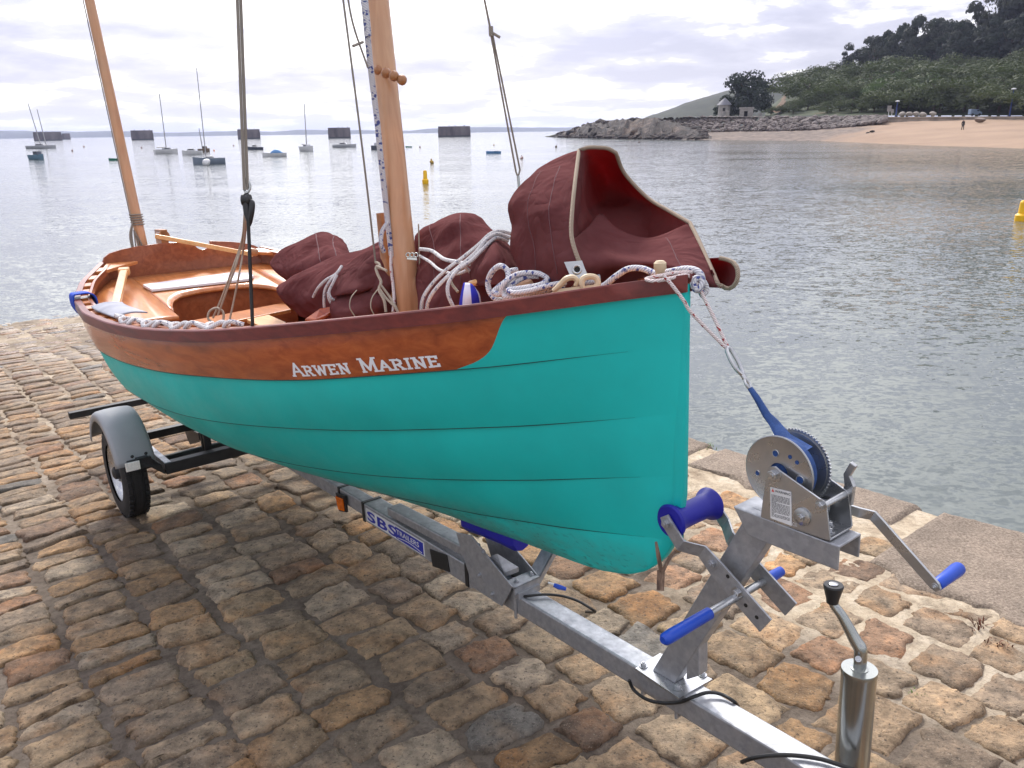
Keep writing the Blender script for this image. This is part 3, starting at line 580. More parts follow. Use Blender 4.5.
def make_spars():
    p0=onN(409,305,0); p1=onN(377.5,0,0); d=(p1-p0)/(p1[2]-p0[2])
    ax=lambda h: S(*(p0+d*(h-p0[2])))
    mb=MB(); hs=np.linspace(.76,5.4,40); mb.ring_tube([ax(h) for h in hs],list(np.interp(hs,[.7,1.3,2.4,5.4],[.046,.0455,.0405,.026])),24)
    global MAST_AX; MAST_AX=ax
    mast=mb.build('main_mast','spruce',boat,ang=60)
    # parrel beads and fairlead
    mb=MB()
    for i,(px,py) in enumerate([(371.5,65.5),(378.5,70),(386,73),(394,76),(402,80)]):
        c=at(px,py,depth(S(*onN(px,py,0)))-[.012,.060,.066,.058,.02][i]); ax=at(px+8,py+3,2.8)-at(px,py,2.8); mb.mark().lathe(c,ax,[(-.0165,.004),(-.0135,.012),(-.006,.0175),(.006,.0175),(.0135,.012),(.0165,.004)],14)
    mb.each('parrel_bead','bead_wood',mast)
    mb=MB(); q=S(*onN(412,256,0)); dd=depth(q)-.047
    mb.box(at(412,258.5,dd),(at(417,259,dd)-at(412,258.5,dd)),(at(412,259.6,dd)-at(412,258.5,dd)),np.array([0,.004,0]))
    for x in (408,412,416): mb.ring_tube([at(x+2.0*math.cos(a),255+2.2*math.sin(a),dd-.004) for a in np.linspace(0,2*math.pi,12)[:-1]],.0022,6,closed=True)
    mb.build('mast_fairlead','chrome',mast)
    # mizzen mast on the transom
    q0=onA(146,262,4.02); q1=onA(89.5,0,4.02); dd=(q1-q0)
    mb=MB(); t=np.linspace(-.35,2.6,30); mb.ring_tube([S(*(q0+dd*k)) for k in t],list(np.interp(t,[-.35,0,1,2.6],[.031,.031,.027,.018])),18)
    miz=mb.build('mizzen_mast','spruce',boat,ang=60)
    mb=MB(); 
    for k in range(5):
        a=.155+.01*k; c=q0+dd*a; mb.ring_tube([S(*(c))+.036*(math.cos(x)*U+math.sin(x)*N) for x in np.linspace(0,2*math.pi,14)[:-1]],.004,6,closed=True)
    for k in range(3):
        c=S(*(q0+dd*.17)); mb.ring_tube(crom([c+N*.03+U*-.02,c+N*(.05+.006*k)-U*.02-W*.10,c+N*.045-W*(.24+.02*k)-U*.03,c+N*.02*k-U*.03-W*.17,c+N*.035-U*.03-W*.05],6),.0045,6)
    mb.build('lashing','stay_rope',miz)
    mb=MB(); mb.ring_tube([S(*(q0+dd*k))+N*.036-U*.01 for k in (.16,1.3)],.003,5); mb.build('mizzen_halyard','stay_rope',miz)
    # tiller bar lying over the transom, with its rudder head
    a=onA(155,236,3.9); b=onA(253,254.5,3.75)
    A,Bp=S(*a),S(*b); ax=(Bp-A); L=np.linalg.norm(ax); ax/=L; up=W-ax*(W@ax); up/=np.linalg.norm(up); sd=np.cross(ax,up)
    mb=MB(); mb.box((A+Bp)/2,ax*L/2,up*.013,sd*.02); mb.build('tiller','spruce_flat',boat,smooth=False,bevel=.003)
    mb=MB(); c=S(*onA(163,236,4.0)); mb.cyl(c-U*.03,c+U*.05,.034,None,16); mb.box(c-W*.02+U*.03,U*.06,N*.022,W*.06); mb.build('rudder_head','bead_wood',boat,bevel=.003)
    mb=MB(); c=S(*onA(253,252,3.74)); mb.lathe(c,ax,[(-.03,.018),(-.02,.024),(.02,.024),(.03,.018)],14); mb.build('tiller_knob','bead_wood',boat)
def make_letters():
    # slab-serif capitals cut as strokes and laid on the sheer strake
    GL={'A':(1.0,[((.02,0),(.5,1)),((.5,1),(.98,0)),((.24,.34),(.76,.34))],[(.02,0),(.98,0)]),
        'R':(.95,[((.14,0),(.14,1)),((.14,1),(.6,1)),((.6,1),(.82,.86)),((.82,.86),(.82,.64)),((.82,.64),(.6,.48)),((.6,.48),(.14,.48)),((.48,.48),(.88,0))],[(.14,0),(.9,0),(.08,1)]),
        'W':(1.3,[((.06,1),(.36,0)),((.36,0),(.66,.95)),((.66,.95),(.96,0)),((.96,0),(1.26,1))],[(.06,1),(1.26,1)]),
        'E':(.85,[((.14,0),(.14,1)),((.14,1),(.78,1)),((.14,.52),(.64,.52)),((.14,0),(.8,0)),((.78,1),(.78,.84)),((.8,0),(.8,.18))],[(.1,0),(.1,1)]),
        'N':(1.0,[((.14,0),(.14,1)),((.14,1),(.86,0)),((.86,0),(.86,1))],[(.14,0),(.08,1),(.86,1)]),
        'M':(1.2,[((.12,0),(.14,1)),((.14,1),(.6,.12)),((.6,.12),(1.06,1)),((1.06,1),(1.08,0))],[(.12,0),(1.08,0),(.06,1),(1.14,1)]),
        'I':(.4,[((.2,0),(.2,1))],[(.2,0),(.2,1)])}
    tri=[]
    x=0; quads=[]
    for ch,big in [('A',1),('R',0),('W',0),('E',0),('N',0),(' ',0),('M',1),('A',0),('R',0),('I',0),('N',0),('E',0)]:
        if ch==' ': x+=.036; words=len(quads); continue
        H=.052 if big else .040; w,st,sf=GL[ch]; w*=H*.86; sx=H*.86; tk=.0088 if big else .0080
        for (a,b) in st:
            a=np.array([a[0]*sx+x,a[1]*(H-tk)+tk/2]); b=np.array([b[0]*sx+x,b[1]*(H-tk)+tk/2]); d=b-a; d/=np.linalg.norm(d); nrm=np.array([-d[1],d[0]])*tk*(.40 if abs(d[1])<.3 else .56); e=d*tk*.4
            quads.append([a-nrm-e,b-nrm+e,b+nrm+e,a+nrm-e])
        for (sxx,sy) in sf:
            c=np.array([sxx*sx+x,sy*(H-.006)+.003]); hw=.0088; quads.append([c+(-hw,-.003),c+(hw,-.003),c+(hw,.003),c+(-hw,.003)])
        x+=w+.0115
    total=x; s0,s1=1.165,.615
    mb=MB()
    for k,q in enumerate(quads):
        if k in (0,words): mb.mark()
        V=[];nu=6
        for r in range(2):
            for i in range(nu+1):
                t=i/nu; p=(q[0]*(1-t)+q[1]*t) if r==0 else (q[3]*(1-t)+q[2]*t)
                s=np.array(s0+(s1-s0)*p[0]/total); hh=.013+p[1]; tt=hh/float(np.hypot(bs(s)-LN[1][0](s),hS(s)-h2(s)))
                V.append(strake_pt(0,s,np.array(tt),1,.0016+.00004*(k%9)))
        mb.add(V,[(i,i+1,nu+1+i+1,nu+1+i) for i in range(nu)])
    mb.each('name_lettering','white_letter',boat,smooth=False,recalc=False)
make_hull(); make_lap_shade_dirt(); make_topsides(); make_rails(); make_transom(); make_inside(); make_spars(); make_letters()
# ------------------------------------------------------------------ the trailer
TB=-.045
trailer=empty('boat_trailer',S(1.5,TB,0),'galvanised single axle boat trailer with blue rollers under the teal boat','boat trailer')
def q(px,py,b): return S(*onN(px,py,b))
def qh(px,py,h):
    d=ray(px,py); return CAM+d*(((ORG-CAM)@W+h)/(d@W))
def strip(mb,path,width,thick,mi=0,round_ends=False):
    P=np.array(path,float); n=len(P); T=np.gradient(P[:,[0,2]],axis=0)
    for i in range(1,n-1):                                   # mitre at bends
        a=P[i,[0,2]]-P[i-1,[0,2]]; b=P[i+1,[0,2]]-P[i,[0,2]]; T[i]=a/np.linalg.norm(a)+b/np.linalg.norm(b)
    T/=np.linalg.norm(T,axis=1)[:,None]; wd=np.full(n,width) if np.isscalar(width) else np.array(width)
    V=[]
    for i in range(n):
        nx,nh=-T[i,1]*wd[i]/2,T[i,0]*wd[i]/2
        for (a,b) in ((1,1),(-1,1),(-1,-1),(1,-1)): V.append(S(P[i,0]+a*nx,P[i,1]+b*thick/2,P[i,2]+a*nh))
    Fs=[(4*i+k,4*i+(k+1)%4,4*i+4+(k+1)%4,4*i+4+k) for i in range(n-1) for k in range(4)]+[(3,2,1,0),(4*n-4,4*n-3,4*n-2,4*n-1)]
    mb.add(V,Fs,mi)
def bolt(mb,c,ax,r=.008,l=.006,washer=True,mi=0):
    ax=np.asarray(ax,float); ax=ax/np.linalg.norm(ax)
    if washer: mb.lathe(c,ax,[(0,r*1.5),(.0018,r*1.5)],16,mi)
    mb.lathe(np.asarray(c)+ax*.0018,ax,[(0,r),(l,r),(l+.0008,r*.9)],6,mi); mb.lathe(np.asarray(c)+ax*(l+.002),ax,[(-.001,r*.5),(.004,r*.5)],10,mi)
def plate(mb,poly,b,t,mi=0): mb.prism([S(s,b-t/2,h) for s,h in poly],N*t,mi)
def make_frame():
    mb=MB(); mb.box(S((-.85+1.05)/2,TB,.3225),U*.95,N*.04,W*.0375)
    mb.box(S(2.15,TB,.325),U*1.12,N*.033,W*.036)
    mb.build('drawbar','galvanised',trailer,smooth=False,bevel=.006)
    mb=MB(); _r=float(onN(362,511,TB+.048)[0]); mb.box(S((_r+1.04)/2,TB+.002,.325),U*(_r-1.04)/2,N*.046,W*.046); mb.box(S(1.035,TB+.002,.325),U*.006,N*.049,W*.05); mb.build('drawbar_sleeve','galvanised',trailer,smooth=False,bevel=.008)
    # tilt arm on the port side
    mb=MB(); a=q(394,509,-.035); b=q(474,551,-.035); ax=b-a; L=np.linalg.norm(ax); ax/=L; up=W-ax*(ax@W); up/=np.linalg.norm(up); sd=np.cross(ax,up)
    mb.box((a+b)/2,ax*L/2,up*.02,sd*.035); mb.build('tilt_arm','galvanised',trailer,smooth=False,bevel=.005)
    # cross beams
    mb=MB(); 
    for sg in (1,-1):
        mb.mark(); mb.box(S(3.2,sg*.24+TB*.5,.322),U*.03,N*.30,W*.032)
        a=S(3.2,sg*.52,.322); b=S(3.16,sg*.585,.40); mb.prism([S(3.17,sg*.52,.290),S(3.17,sg*.535,.355),S(3.15,sg*.60,.425),S(3.15,sg*.66,.425),S(3.15,sg*.66,.365),S(3.15,sg*.60,.365)],U*.055)
    mb.each('front_cross_beam','black_steel',trailer,smooth=False,bevel=.004)
    mb=MB(); mb.box(S(3.9,TB,.32),U*.025,N*.55,W*.025); mb.build('middle_cross_beam','black_steel',trailer,smooth=False,bevel=.004)
    mb=MB(); mb.box(S(4.63,0,.36),U*.025,N*.72,W*.022); mb.build('rear_cross_beam','black_steel',trailer,smooth=False,bevel=.004)
    mb=MB()
    for sg in (1,-1): mb.mark().box(S(3.92,sg*.50,.335),U*.74,N*.018,W*.022)
    mb.each('side_rail','galvanised',trailer,smooth=False,bevel=.003)
    mb=MB(); mb.cyl(S(3.5,-.62,.27),S(3.5,.62,.27),.028,None,16); mb.build('axle','black_steel',trailer)
    # hull supports: bilge pads and a keel roller at the axle
    mb=MB()
    for sg in (1,-1):
        mb.mark(); mb.box(S(3.3,sg*.24,.43),U*.012,N*.02,W*.11); mb.box(S(3.42,sg*.22,.40),U*.012,N*.02,W*.09)
        mb.box(S(3.36,sg*.245,.545),U*.14,N*.04,W*.018)
    mb.each('bilge_support','black_steel',trailer,smooth=False,bevel=.004)
    mb=MB(); c=q(193,438,.16); mb.prism([q(184,428,.16),q(198,433,.16),q(199.5,440,.16),q(190,444.5,.16),q(187,438,.16)],N*-.05); mb.build('support_bracket','black_steel',trailer,smooth=False)
    mb=MB(); mb.lathe(S(3.2,TB,.43),N,[(-.08,.055),(-.06,.055),(-.04,.035),(.04,.035),(.06,.055),(.08,.055)],20); mb.build('keel_roller','blue_plastic',trailer)
    mb=MB().mark(); mb.box(S(3.2,TB+.09,.40),U*.02,N*.004,W*.06); mb.mark(); mb.box(S(3.2,TB-.09,.40),U*.02,N*.004,W*.06); mb.each('roller_bracket','galvanised',trailer,smooth=False)
def make_wheel(sg):
    bc=.655*sg; c=S(3.5,bc,.262)
    w=empty_part('wheel',c,trailer)
    mb=MB(); pr=[(-.062,.165),(-.066,.20),(-.062,.238),(-.05,.256),(-.03,.262),(0,.264),(.03,.262),(.05,.256),(.062,.238),(.066,.20),(.062,.165)]
    mb.lathe(c,N,pr,48,cap=False)
    for gx in (-.028,0,.028):
        mb.lathe(c,N,[(gx-.004,.2645),(gx,.2585),(gx+.004,.2645)],48,1,cap=False)
    for k in range(44):
        a=2*math.pi*k/44; u=U*math.cos(a)+W*math.sin(a); v=-U*math.sin(a)+W*math.cos(a)
        for gx in (-.045,.045): mb.box(c+u*.2605+N*gx,u*.004,v*.010,N*.010)
    mb.build('tyre',['rubber','black_plastic'],w,ang=35)
    mb=MB(); mb.lathe(c,N*sg,[(-.055,.172),(-.05,.16),(.035,.155),(.045,.172),(.052,.174),(.052,.166),(.04,.15),(.015,.135),(.02,.09),(.035,.06),(.03,.045)],36)
    for k in range(5): a=2*math.pi*k/5; bolt(mb,c+N*sg*.03+.055*(U*math.cos(a)+W*math.sin(a)),N*sg,.009)
    mb.build('rim','zinc_bright',w,ang=35)
    mb=MB(); mb.lathe(c,N*sg,[(.02,.04),(.06,.036),(.07,.02)],20); mb.build('hub','black_steel',w)
    # mudguard: rolled sheet with turned-down rounded edges
    mb=MB(); G=[]
    for a in np.linspace(R(17),R(158),30):
        row=[]
        for (db,dr) in ((-.098,-.05),(-.098,-.018),(-.092,-.006),(-.08,0),(-.04,.004),(0,.005),(.04,.004),(.08,0),(.092,-.006),(.098,-.018),(.098,-.05)):
            rr=.335+dr; row.append(S(3.5-rr*math.cos(a),bc+db,.29+rr*math.sin(a)))
        G.append(row)
    mb.grid(G); mb.build('mudguard','mudguard_plastic',trailer,solid=.004,ang=60,recalc=False)
    mb=MB(); mb.box(S(3.165,bc-sg*.01,.392),U*.012,N*.06,W*.028)
    for k in (-.05,.02): bolt(mb,S(3.168,bc+k,.44),-U,.006,.004)
    mb.build('mudguard_stay','black_steel',trailer,smooth=False,bevel=.003)
    mb=MB(); mb.box(S(3.144,bc+sg*.03-.0*sg,.394),U*.005,N*.036,W*.024); mb.build('front_reflector','reflector_white',trailer,smooth=False,bevel=.002)
def empty_part(name,loc,parent):
    o=bpy.data.objects.new(name,None); COL.objects.link(o); o.parent=parent; o.location=Vector(np.asarray(loc)-WORG[parent.name]); WORG[o.name]=np.asarray(loc,float); o.empty_display_size=.1
    return o
def make_bow_cradle():
    bS=.005
    # blue keel pad, plates either side, and the bent cradle channel
    mb=MB(); a=q(458,522,-.0); b=q(511,544,-.0); ax=b-a; L=np.linalg.norm(ax); ax/=L
    up=W-ax*(ax@W); up/=np.linalg.norm(up); c=(a+b)/2-N*.05
    mb.ring_tube([c-ax*L/2,c-ax*L*.46,c-ax*L*.2,c+ax*L*.2,c+ax*L*.46,c+ax*L/2],[.040,.047,.044,.043,.047,.040],10); mb.build('keel_roller','blue_plastic',trailer,ang=30)
    mb=MB()
    P=[(457,532),(472,535),(513,586),(511,592),(503,606),(474,587)]
    for bb in (.012,-.106):
        mb.mark(); V=[onN(x,y,.012) for x,y in P]; mb.prism([S(v[0],bb,v[2]) for v in V],N*.006)
    for (x,y) in ((484,552),(480,575),(493,594)): mb.mark(); bolt(mb,q(x,y,.018),N,.008)
    v=onN(503,604,.012); 
    mb.each('cradle_plate','galvanised',trailer,smooth=False,bevel=.002)
    mb=MB(); c1=qh(503,566,.40); 
    V=[q(489,557,.0),q(497,553,-.01),q(519,567,-.03),q(504,573,.0)]; mb.prism(V,-W*.02); mb.build('cradle_top','galvanised',trailer,smooth=False,bevel=.003)
    mb=MB(); A=q(510,584,.015); B=A+(q(545,571,.015)-A)*0; 
    A=onN(511,586,.015); s0,h0=A[0],A[2]
    pts=[(.015,0),(-.105,0),(-.185,.085)]
    for i in range(2):
        (b0,d0),(b1,d1)=pts[i],pts[i+1]
        mb.prism([S(s0-.02,b0,h0+d0),S(s0-.02,b1,h0+d1),S(s0-.02,b1,h0+d1-.03),S(s0-.02,b0,h0+d0-.03)],U*.007); mb.prism([S(s0-.02,b0,h0+d0),S(s0-.02,b1,h0+d1),S(s0+.04,b1,h0+d1),S(s0+.04,b0,h0+d0)],-W*.006)
    bolt(mb,S(s0+.012,-.02,h0+.001),W,.007); bolt(mb,S(s0+.012,-.09,h0+.001),W,.007)
    mb.build('cradle_channel','galvanised',trailer,smooth=False,bevel=.0015)
    mb=MB(); mb.box(S(s0+.0,TB,.368),U*.03,N*.05,W*.012); mb.cyl(S(s0+.0,TB+.044,.27),S(s0+.0,TB+.044,.38),.006); mb.build('clamp','galvanised',trailer,smooth=False)
    # blue bag on the cable end by the cradle
    mb=MB(); mb.ring_tube([at(548,582.5,2.75),at(556,585,2.74),at(558,586,2.74)],[.003,.004,.005],8); mb.build('crimp_connector','label_white',trailer)
    mb=MB(); mb.ring_tube([at(554,585,2.735),at(559,587,2.73),at(566,589,2.73)],[.007,.009,.006],8); mb.build('connector_boot','blue_grip',trailer)
    # lamp and makers label on the starboard face
    fb=TB+.038
    mb=MB(); P=[onN(x,y,fb) for x,y in ((337.5,492),(346.5,495.5),(348.5,512),(341,510.5))]; mb.prism([S(p[0],fb,p[2]) for p in P],N*.012); mb.build('lamp_base','black_plastic',trailer,smooth=False,bevel=.002)
    mb=MB(); P=[onN(x,y,fb) for x,y in ((338.7,495),(345.8,498),(347.4,510.5),(341.6,508.5))]; mb.prism([S(p[0],fb+.0122,p[2]) for p in P],N*.008); mb.build('side_lamp','amber_lens',trailer,smooth=False,bevel=.003)
    mb=MB(); 
    for s_ in (float(onN(364,516,TB+.048)[0]),1.055): mb.box(S(s_,TB+.002,.325),U*.012,N*.049,W*.049)
    c_=onN(339,500,fb); mb.box(S(c_[0],TB,.325),U*.012,N*.036,W*.039)
    mb.build('cable_clip','black_plastic',trailer,smooth=False,bevel=.003)
    fb=TB+.0495; s1,s0=float(onN(367,520,fb)[0]),float(onN(425,556,fb)[0]); h0,h1=.292,.356; Lw=s1-s0
    lab=MB(); lab.box(S((s0+s1)/2,fb,(h0+h1)/2),U*(s1-s0)/2,N*.0008,W*(h1-h0)/2); lab=lab.build('maker_label','label_white',trailer,smooth=False)
    mb=MB(); mb.box(S(s0+Lw*.24,fb+.001,(h0+h1)/2),U*Lw*.225,N*.0006,W*.0275); mb.build('label_panel','blue_label',lab,smooth=False)
    text_mesh('SBS',S(s1-.008,fb+.0014,h0+.008),-U*Lw*5.2,W,.066,'blue_label','label_letters',lab,bold=.03,spacing=1.1)
    text_mesh('TRAILERS',S(s0+Lw*.45,fb+.0022,h0+.028),-U*Lw*2.8,W,.032,'label_white','label_letters',lab,bold=.01,spacing=1.0)
    mb=MB(); mb.ring_tube([S(s0+Lw*.44-Lw*.40*t,fb+.0018,h0+.010+.010*math.sin(t*3.1)) for t in np.linspace(0,1,9)],.0016,6); mb.build('label_swoosh','label_white',lab)
    mb=MB(); P=[onN(x,y,fb) for x,y in ((430,549),(447,555),(450,572),(433,566))]; mb.prism([S(p[0],fb-.002,p[2]) for p in P],N*.004); mb.build('slot','black_plastic',trailer,smooth=False)
def make_winch_post():
    post=MB()
    h0,h1=.366,.955; f=lambda h: .125-.508*(h-.38)
    P=[(f(h0),h0),(f(1.0),1.0),(f(1.0)-.04,1.0),(f(.95)-.085,.94),(f(h0)-.085,h0)]
    post.prism([S(s,TB-.022,h) for s,h in P],N*.044); 
    P=[(-.155,1.0),(-.44,.993),(-.44,.932),(-.235,.934),(-.20,.936)]
    post.prism([S(s,TB-.048,h) for s,h in P],N*.006); post.prism([S(s,TB+.042,h) for s,h in P],N*.006); post.prism([S(s,TB-.046,1.0-.007*(i>0)) for i,s in enumerate((-.155,-.44))]+[S(-.44,TB-.046,.986),S(-.155,TB-.046,.993)],N*.092)
    a_,b_,c_,d_=[onN(x,y,TB+.02) for x,y in ((686,680),(687,646),(699,636),(699,676))]; post.prism([S(v[0],TB-.02,v[2]) for v in (a_,b_,c_,d_)],N*.04)
    post.build('winch_post','galvanised',trailer,smooth=False,bevel=.003)
    mb=MB(); C=[qh(x,y,.366) for x,y in ((635,668),(660,653),(712.5,679),(679,698))]; mb.prism(C,-W*.006)
    for x,y in ((643.5,666),(677.5,688),(702.5,675)): bolt(mb,qh(x,y,.367),W,.009,.009)
    mb.build('post_base_plate','zinc_bright',trailer,smooth=False,bevel=.0015)
    mb=MB()
    for x,y in ((643.5,666),(677.5,688)):
        mb.mark(); c=qh(x,y,.36); s,b,h=(c-ORG)@U,(c-ORG)@N,.36; mb.ring_tube([S(s,b+.004,.362),S(s,b+.004,.262),S(s,b-.085,.262),S(s,b-.085,.36)],.006,8)
    mb.each('u_bolt','galvanised',trailer)
    # bow roller on its bent arms
    v=onN(672.8,520.6,.03); rs,rh=v[0],v[2]; rc=S(rs,TB,rh); cb=TB
    mb=MB(); mb.lathe(rc,N,[(-.088,.012),(-.088,.043),(-.082,.0475),(-.074,.045),(-.062,.037),(-.045,.034),(0,.0335),(.045,.034),(.062,.037),(.074,.045),(.082,.0475),(.088,.043),(.088,.012)],32); mb.build('bow_roller','blue_plastic',trailer,ang=40)
    mb=MB(); p1=onN(681,545.5,.05); p2=onN(706,553,.012); p3=onN(765.5,626,.012)
    for m in (1,-1):
        mb.mark(); bb=lambda b: b if m>0 else 2*TB-b
        strip(mb,[(rs+.012,bb(.050),rh+.016),(rs-.002,bb(.050),rh-.005),(p1[0],bb(.050),p1[2]),(p2[0]+.01,bb(.014),p2[2]+.002),(p2[0]-.035,bb(.010),p2[2]-.035),(p3[0],bb(.010),p3[2])],[.03,.038,.040,.042,.056,.056],.006)
        bolt(mb,S(rs,bb(.053),rh),N*m,.012,.010)
        for (x,y) in ((713,563),): w=onN(x,y,.012); bolt(mb,S(w[0],bb(.013),w[2]),N*m,.011,.009)
    mb.each('roller_arm','galvanised',trailer,smooth=False,bevel=.0015)
    mb=MB()
    for (x,y,l) in ((729,577,.05),(758,618,.014),(747,606,.014)):
        w=onN(x,y,.0135); mb.mark().lathe(S(w[0]+.004,.0131,w[2]),N,[(0,.0055),(.0006,.0055)],12)
    mb.each('arm_hole','black_plastic',trailer,smooth=False)
    w=onN(737,597,.014); bs_,bh=w[0],w[2]; lo=.30
    mb=MB(); mb.cyl(S(bs_,-.16,bh),S(bs_,.20,bh),.0105,None,14); mb.build('handle_rod','zinc_bright',trailer)
    mb=MB(); bolt(mb,S(bs_-.001,.014,bh+.012),N,.011,.009); mb.build('rod_nut','zinc_bright',trailer)
    mb=MB(); mb.lathe(S(bs_,0,bh),N,[(.125,.011),(.127,.0155),(.275,.0165),(.292,.015),(.299,.009)],18); mb.build('handle_grip','blue_grip',trailer)
    mb=MB(); mb.lathe(S(bs_,0,bh),N,[(-.185,.006),(-.180,.0135),(-.14,.0150),(-.120,.0145),(-.118,.008)],18); mb.build('handle_grip','blue_grip',trailer)
    # rusty forked hook hanging from the starboard arm
    mb=MB(); d=2.17
    mb.prism([at(x,y,d) for x,y in ((657.0,570),(665,569),(664,591),(656.6,590.5))],ray(660,580)*.006)
    mb.ring_tube(crom([at(656,542,d-.02),at(658.5,556,d-.012),at(661,570,d)],5),[.0035,.006,.0055],8); mb.ring_tube(crom([at(675,551,d+.01),at(668.5,560,d),at(662.5,572,d)],5),[.003,.005,.0055],8)
    mb.build('rusty_hook','weathered_stick',trailer)
def make_winch():
    aS,aH=-.268,1.117
    wn=empty_part('winch',S(-.33,TB,1.0),trailer)
    poly=[(-.236,.9975),(-.240,1.045),(-.249,1.124),(-.258,1.134),(-.270,1.138),(-.283,1.131),(-.398,1.088),(-.404,1.082),(-.418,1.004),(-.412,.9975)]
    mb=MB().mark(); plate(mb,poly,.002,.005); mb.mark(); plate(mb,poly,2*TB-.002,.005); mb.mark(); mb.box(S(-.327,TB,1.0),U*.09,N*.047,W*.0025)
    mb.each('side_plate','zinc_bright',wn,smooth=False,bevel=.0015)
    mb=MB().mark()
    bolt(mb,S(aS,.005,aH),N,.013,.010); mb.mark(); v=onN(802.5,516.6,.005); bolt(mb,S(v[0],.005,v[2]),N,.010,.010); mb.lathe(S(v[0],.005,v[2]),N,[(0,.021),(.004,.021),(.006,.015)],24); mb.mark(); v2=onN(821,505.5,.005); vp=v; bolt(mb,S(v2[0],.004,v2[2]),N,.010,.008)
    mb.mark(); mb.cyl(S(-.396,-.095,1.078),S(-.396,.006,1.078),.0075,None,14)
    mb.mark(); mb.cyl(S(v[0],-.13,v[2]),S(v[0],.0,v[2]),.009,None,14)
    mb.lathe(S(v[0],-.06,v[2]),N,[(-.02,.02),(.0,.02)],14); mb.mark(); bolt(mb,S(-.39,TB+.01,1.003),W,.011); mb.mark(); bolt(mb,S(-.375,TB-.02,1.003),W,.009)
    mb.each('winch_bolt','zinc_bright',wn,ang=30)
    mb=MB(); mb.lathe(S(aS,0,aH),N,[(-.016,.024),(-.016,.088),(-.0175,.0905),(-.0135,.0915),(-.0125,.089),(-.0135,.086),(-.0135,.024)],56,cap=False)
    disc=mb.build('drum_flange','zinc_bright',wn,ang=40)
    mb=MB()
    for (x,y,r) in ((775.5,453.5,.0085),(757.5,473,.0065),(790,457,.005),(797,462.5,.005),(800,480,.010)):
        w=onN(x,y,-.013); mb.mark().lathe(S(w[0],-.0131,w[2]),N,[(0,r),(.0007,r)],18)
    mb.each('flange_hole','blue_webbing',disc,smooth=False)
    mb=MB()
    for (x,y,r) in ((775.5,453.5,.0085),(757.5,473,.0065),(800,480,.010)):
        w=onN(x,y,-.013); mb.ring_tube([S(w[0]+r*math.cos(t),-.0124,w[2]+r*math.sin(t)) for t in np.linspace(0,2*math.pi,20)[:-1]],.0012,6,closed=True)
    mb.build('hole_rims','zinc_bright',disc)
    mb=MB(); n=64; prof=[]
    for k in range(n*4):
        a=2*math.pi*k/(n*4); r=.0915 if k%4 in (1,2) else .0880; prof.append(S(aS+r*math.cos(a),-.092,aH+r*math.sin(a)))
    mb.prism(prof,N*.006); mb.lathe(S(aS,0,aH),N,[(-.085,.03),(-.085,.083),(-.083,.083),(-.083,.03)],40); mb.build('drum_gear','zinc_bright',wn,smooth=False)
    mb=MB(); mb.lathe(S(aS,0,aH),N,[(-.083,.03),(-.083,.052),(-.062,.055),(-.056,.066),(-.052,.077),(-.040,.081),(-.026,.080),(-.019,.077),(-.018,.03)],48); mb.build('strap_coil','blue_webbing',wn,ang=50)
    # strap up to the hook
    hk=q(750,388,-.035); tp=S(aS+.010,-.045,aH+.078); mid=(hk+tp)/2-W*.006
    L=hk-tp; L/=np.linalg.norm(L); wv=N-L*(L@N); wv/=np.linalg.norm(wv); nv=np.cross(L,wv); mb=MB(); G=[]
    a0=S(aS-.05,-.045,aH+.06)
    for P,w,f in ((a0,.030,0),(tp,.029,.0),(tp*.7+hk*.3,.020,.003),(mid,.013,.006),(hk*.8+tp*.2,.009,.006),(hk,.008,.004)):
        G.append([P+wv*w*math.cos(t)*1.0+nv*(.0015+f)*math.sin(t) for t in np.linspace(0,2*math.pi,13)[:-1]])
    mb.grid(G,closed_u=True); mb.build('winch_strap','blue_webbing',wn,ang=60)
    mb=MB(); tip=q(728,349,-.03); dv=tip-hk
    mb.ring_tube(crom([hk+dv*t+wv*o for t,o in ((-.04,0),(.10,.007),(.24,0),(.10,-.007))],6,True),.0036,8,closed=True)
    mb.ring_tube([hk+dv*.22,hk+dv*.34],.006,10)
    mb.ring_tube(crom([hk+dv*t+wv*o for t,o in ((.34,.0),(.5,.010),(.75,.012),(.98,.006),(1.02,-.004),(.9,-.010),(.62,-.010),(.42,-.006))],6,True),.0052,8,closed=True)
    mb.build('snap_hook','zinc_bright',wn)
    # label, pawl, crank
    lab=MB(); P=[onN(x,y,.0055) for x,y in ((770.3,487),(791.3,492),(791.8,526),(770.5,518))]; lab.prism([S(p[0],.0052,p[2]) for p in P],N*.0006); lab=lab.build('warning_label','label_white',wn,smooth=False)
    O,Xr,Yd=[np.array(P[0]),np.array(P[1])-np.array(P[0]),np.array(P[3])-np.array(P[0])]
    lp=lambda u,v: S(*(np.array([O[0]+Xr[0]*u+Yd[0]*v,.0062,O[2]+Xr[2]*u+Yd[2]*v])))
    mb=MB(); rg=np.random.default_rng(3)
    for k in range(20):
        v=.22+k*.036; x=.06
        while x<.9:
            l=min(rg.uniform(.04,.16),.93-x); mb.add([lp(x,v),lp(x+l,v),lp(x+l,v+.017),lp(x,v+.017)],[(0,1,2,3)]); x+=l+.025
            if rg.random()<.06: break
    mb.build('label_print','label_ink',lab,smooth=False,recalc=False)
    xx=lp(1,0)-lp(0,0); yy=lp(0,0)-lp(0,1); text_mesh('WARNING',lp(.24,.125),xx/np.linalg.norm(xx),yy/np.linalg.norm(yy),.0085,'label_ink','label_title',lab,bold=.01)
    mb=MB(); mb.add([lp(.06,.13),lp(.2,.13),lp(.13,.03)],[(0,1,2)]); mb.build('label_sign','label_red',lab,smooth=False,recalc=False)
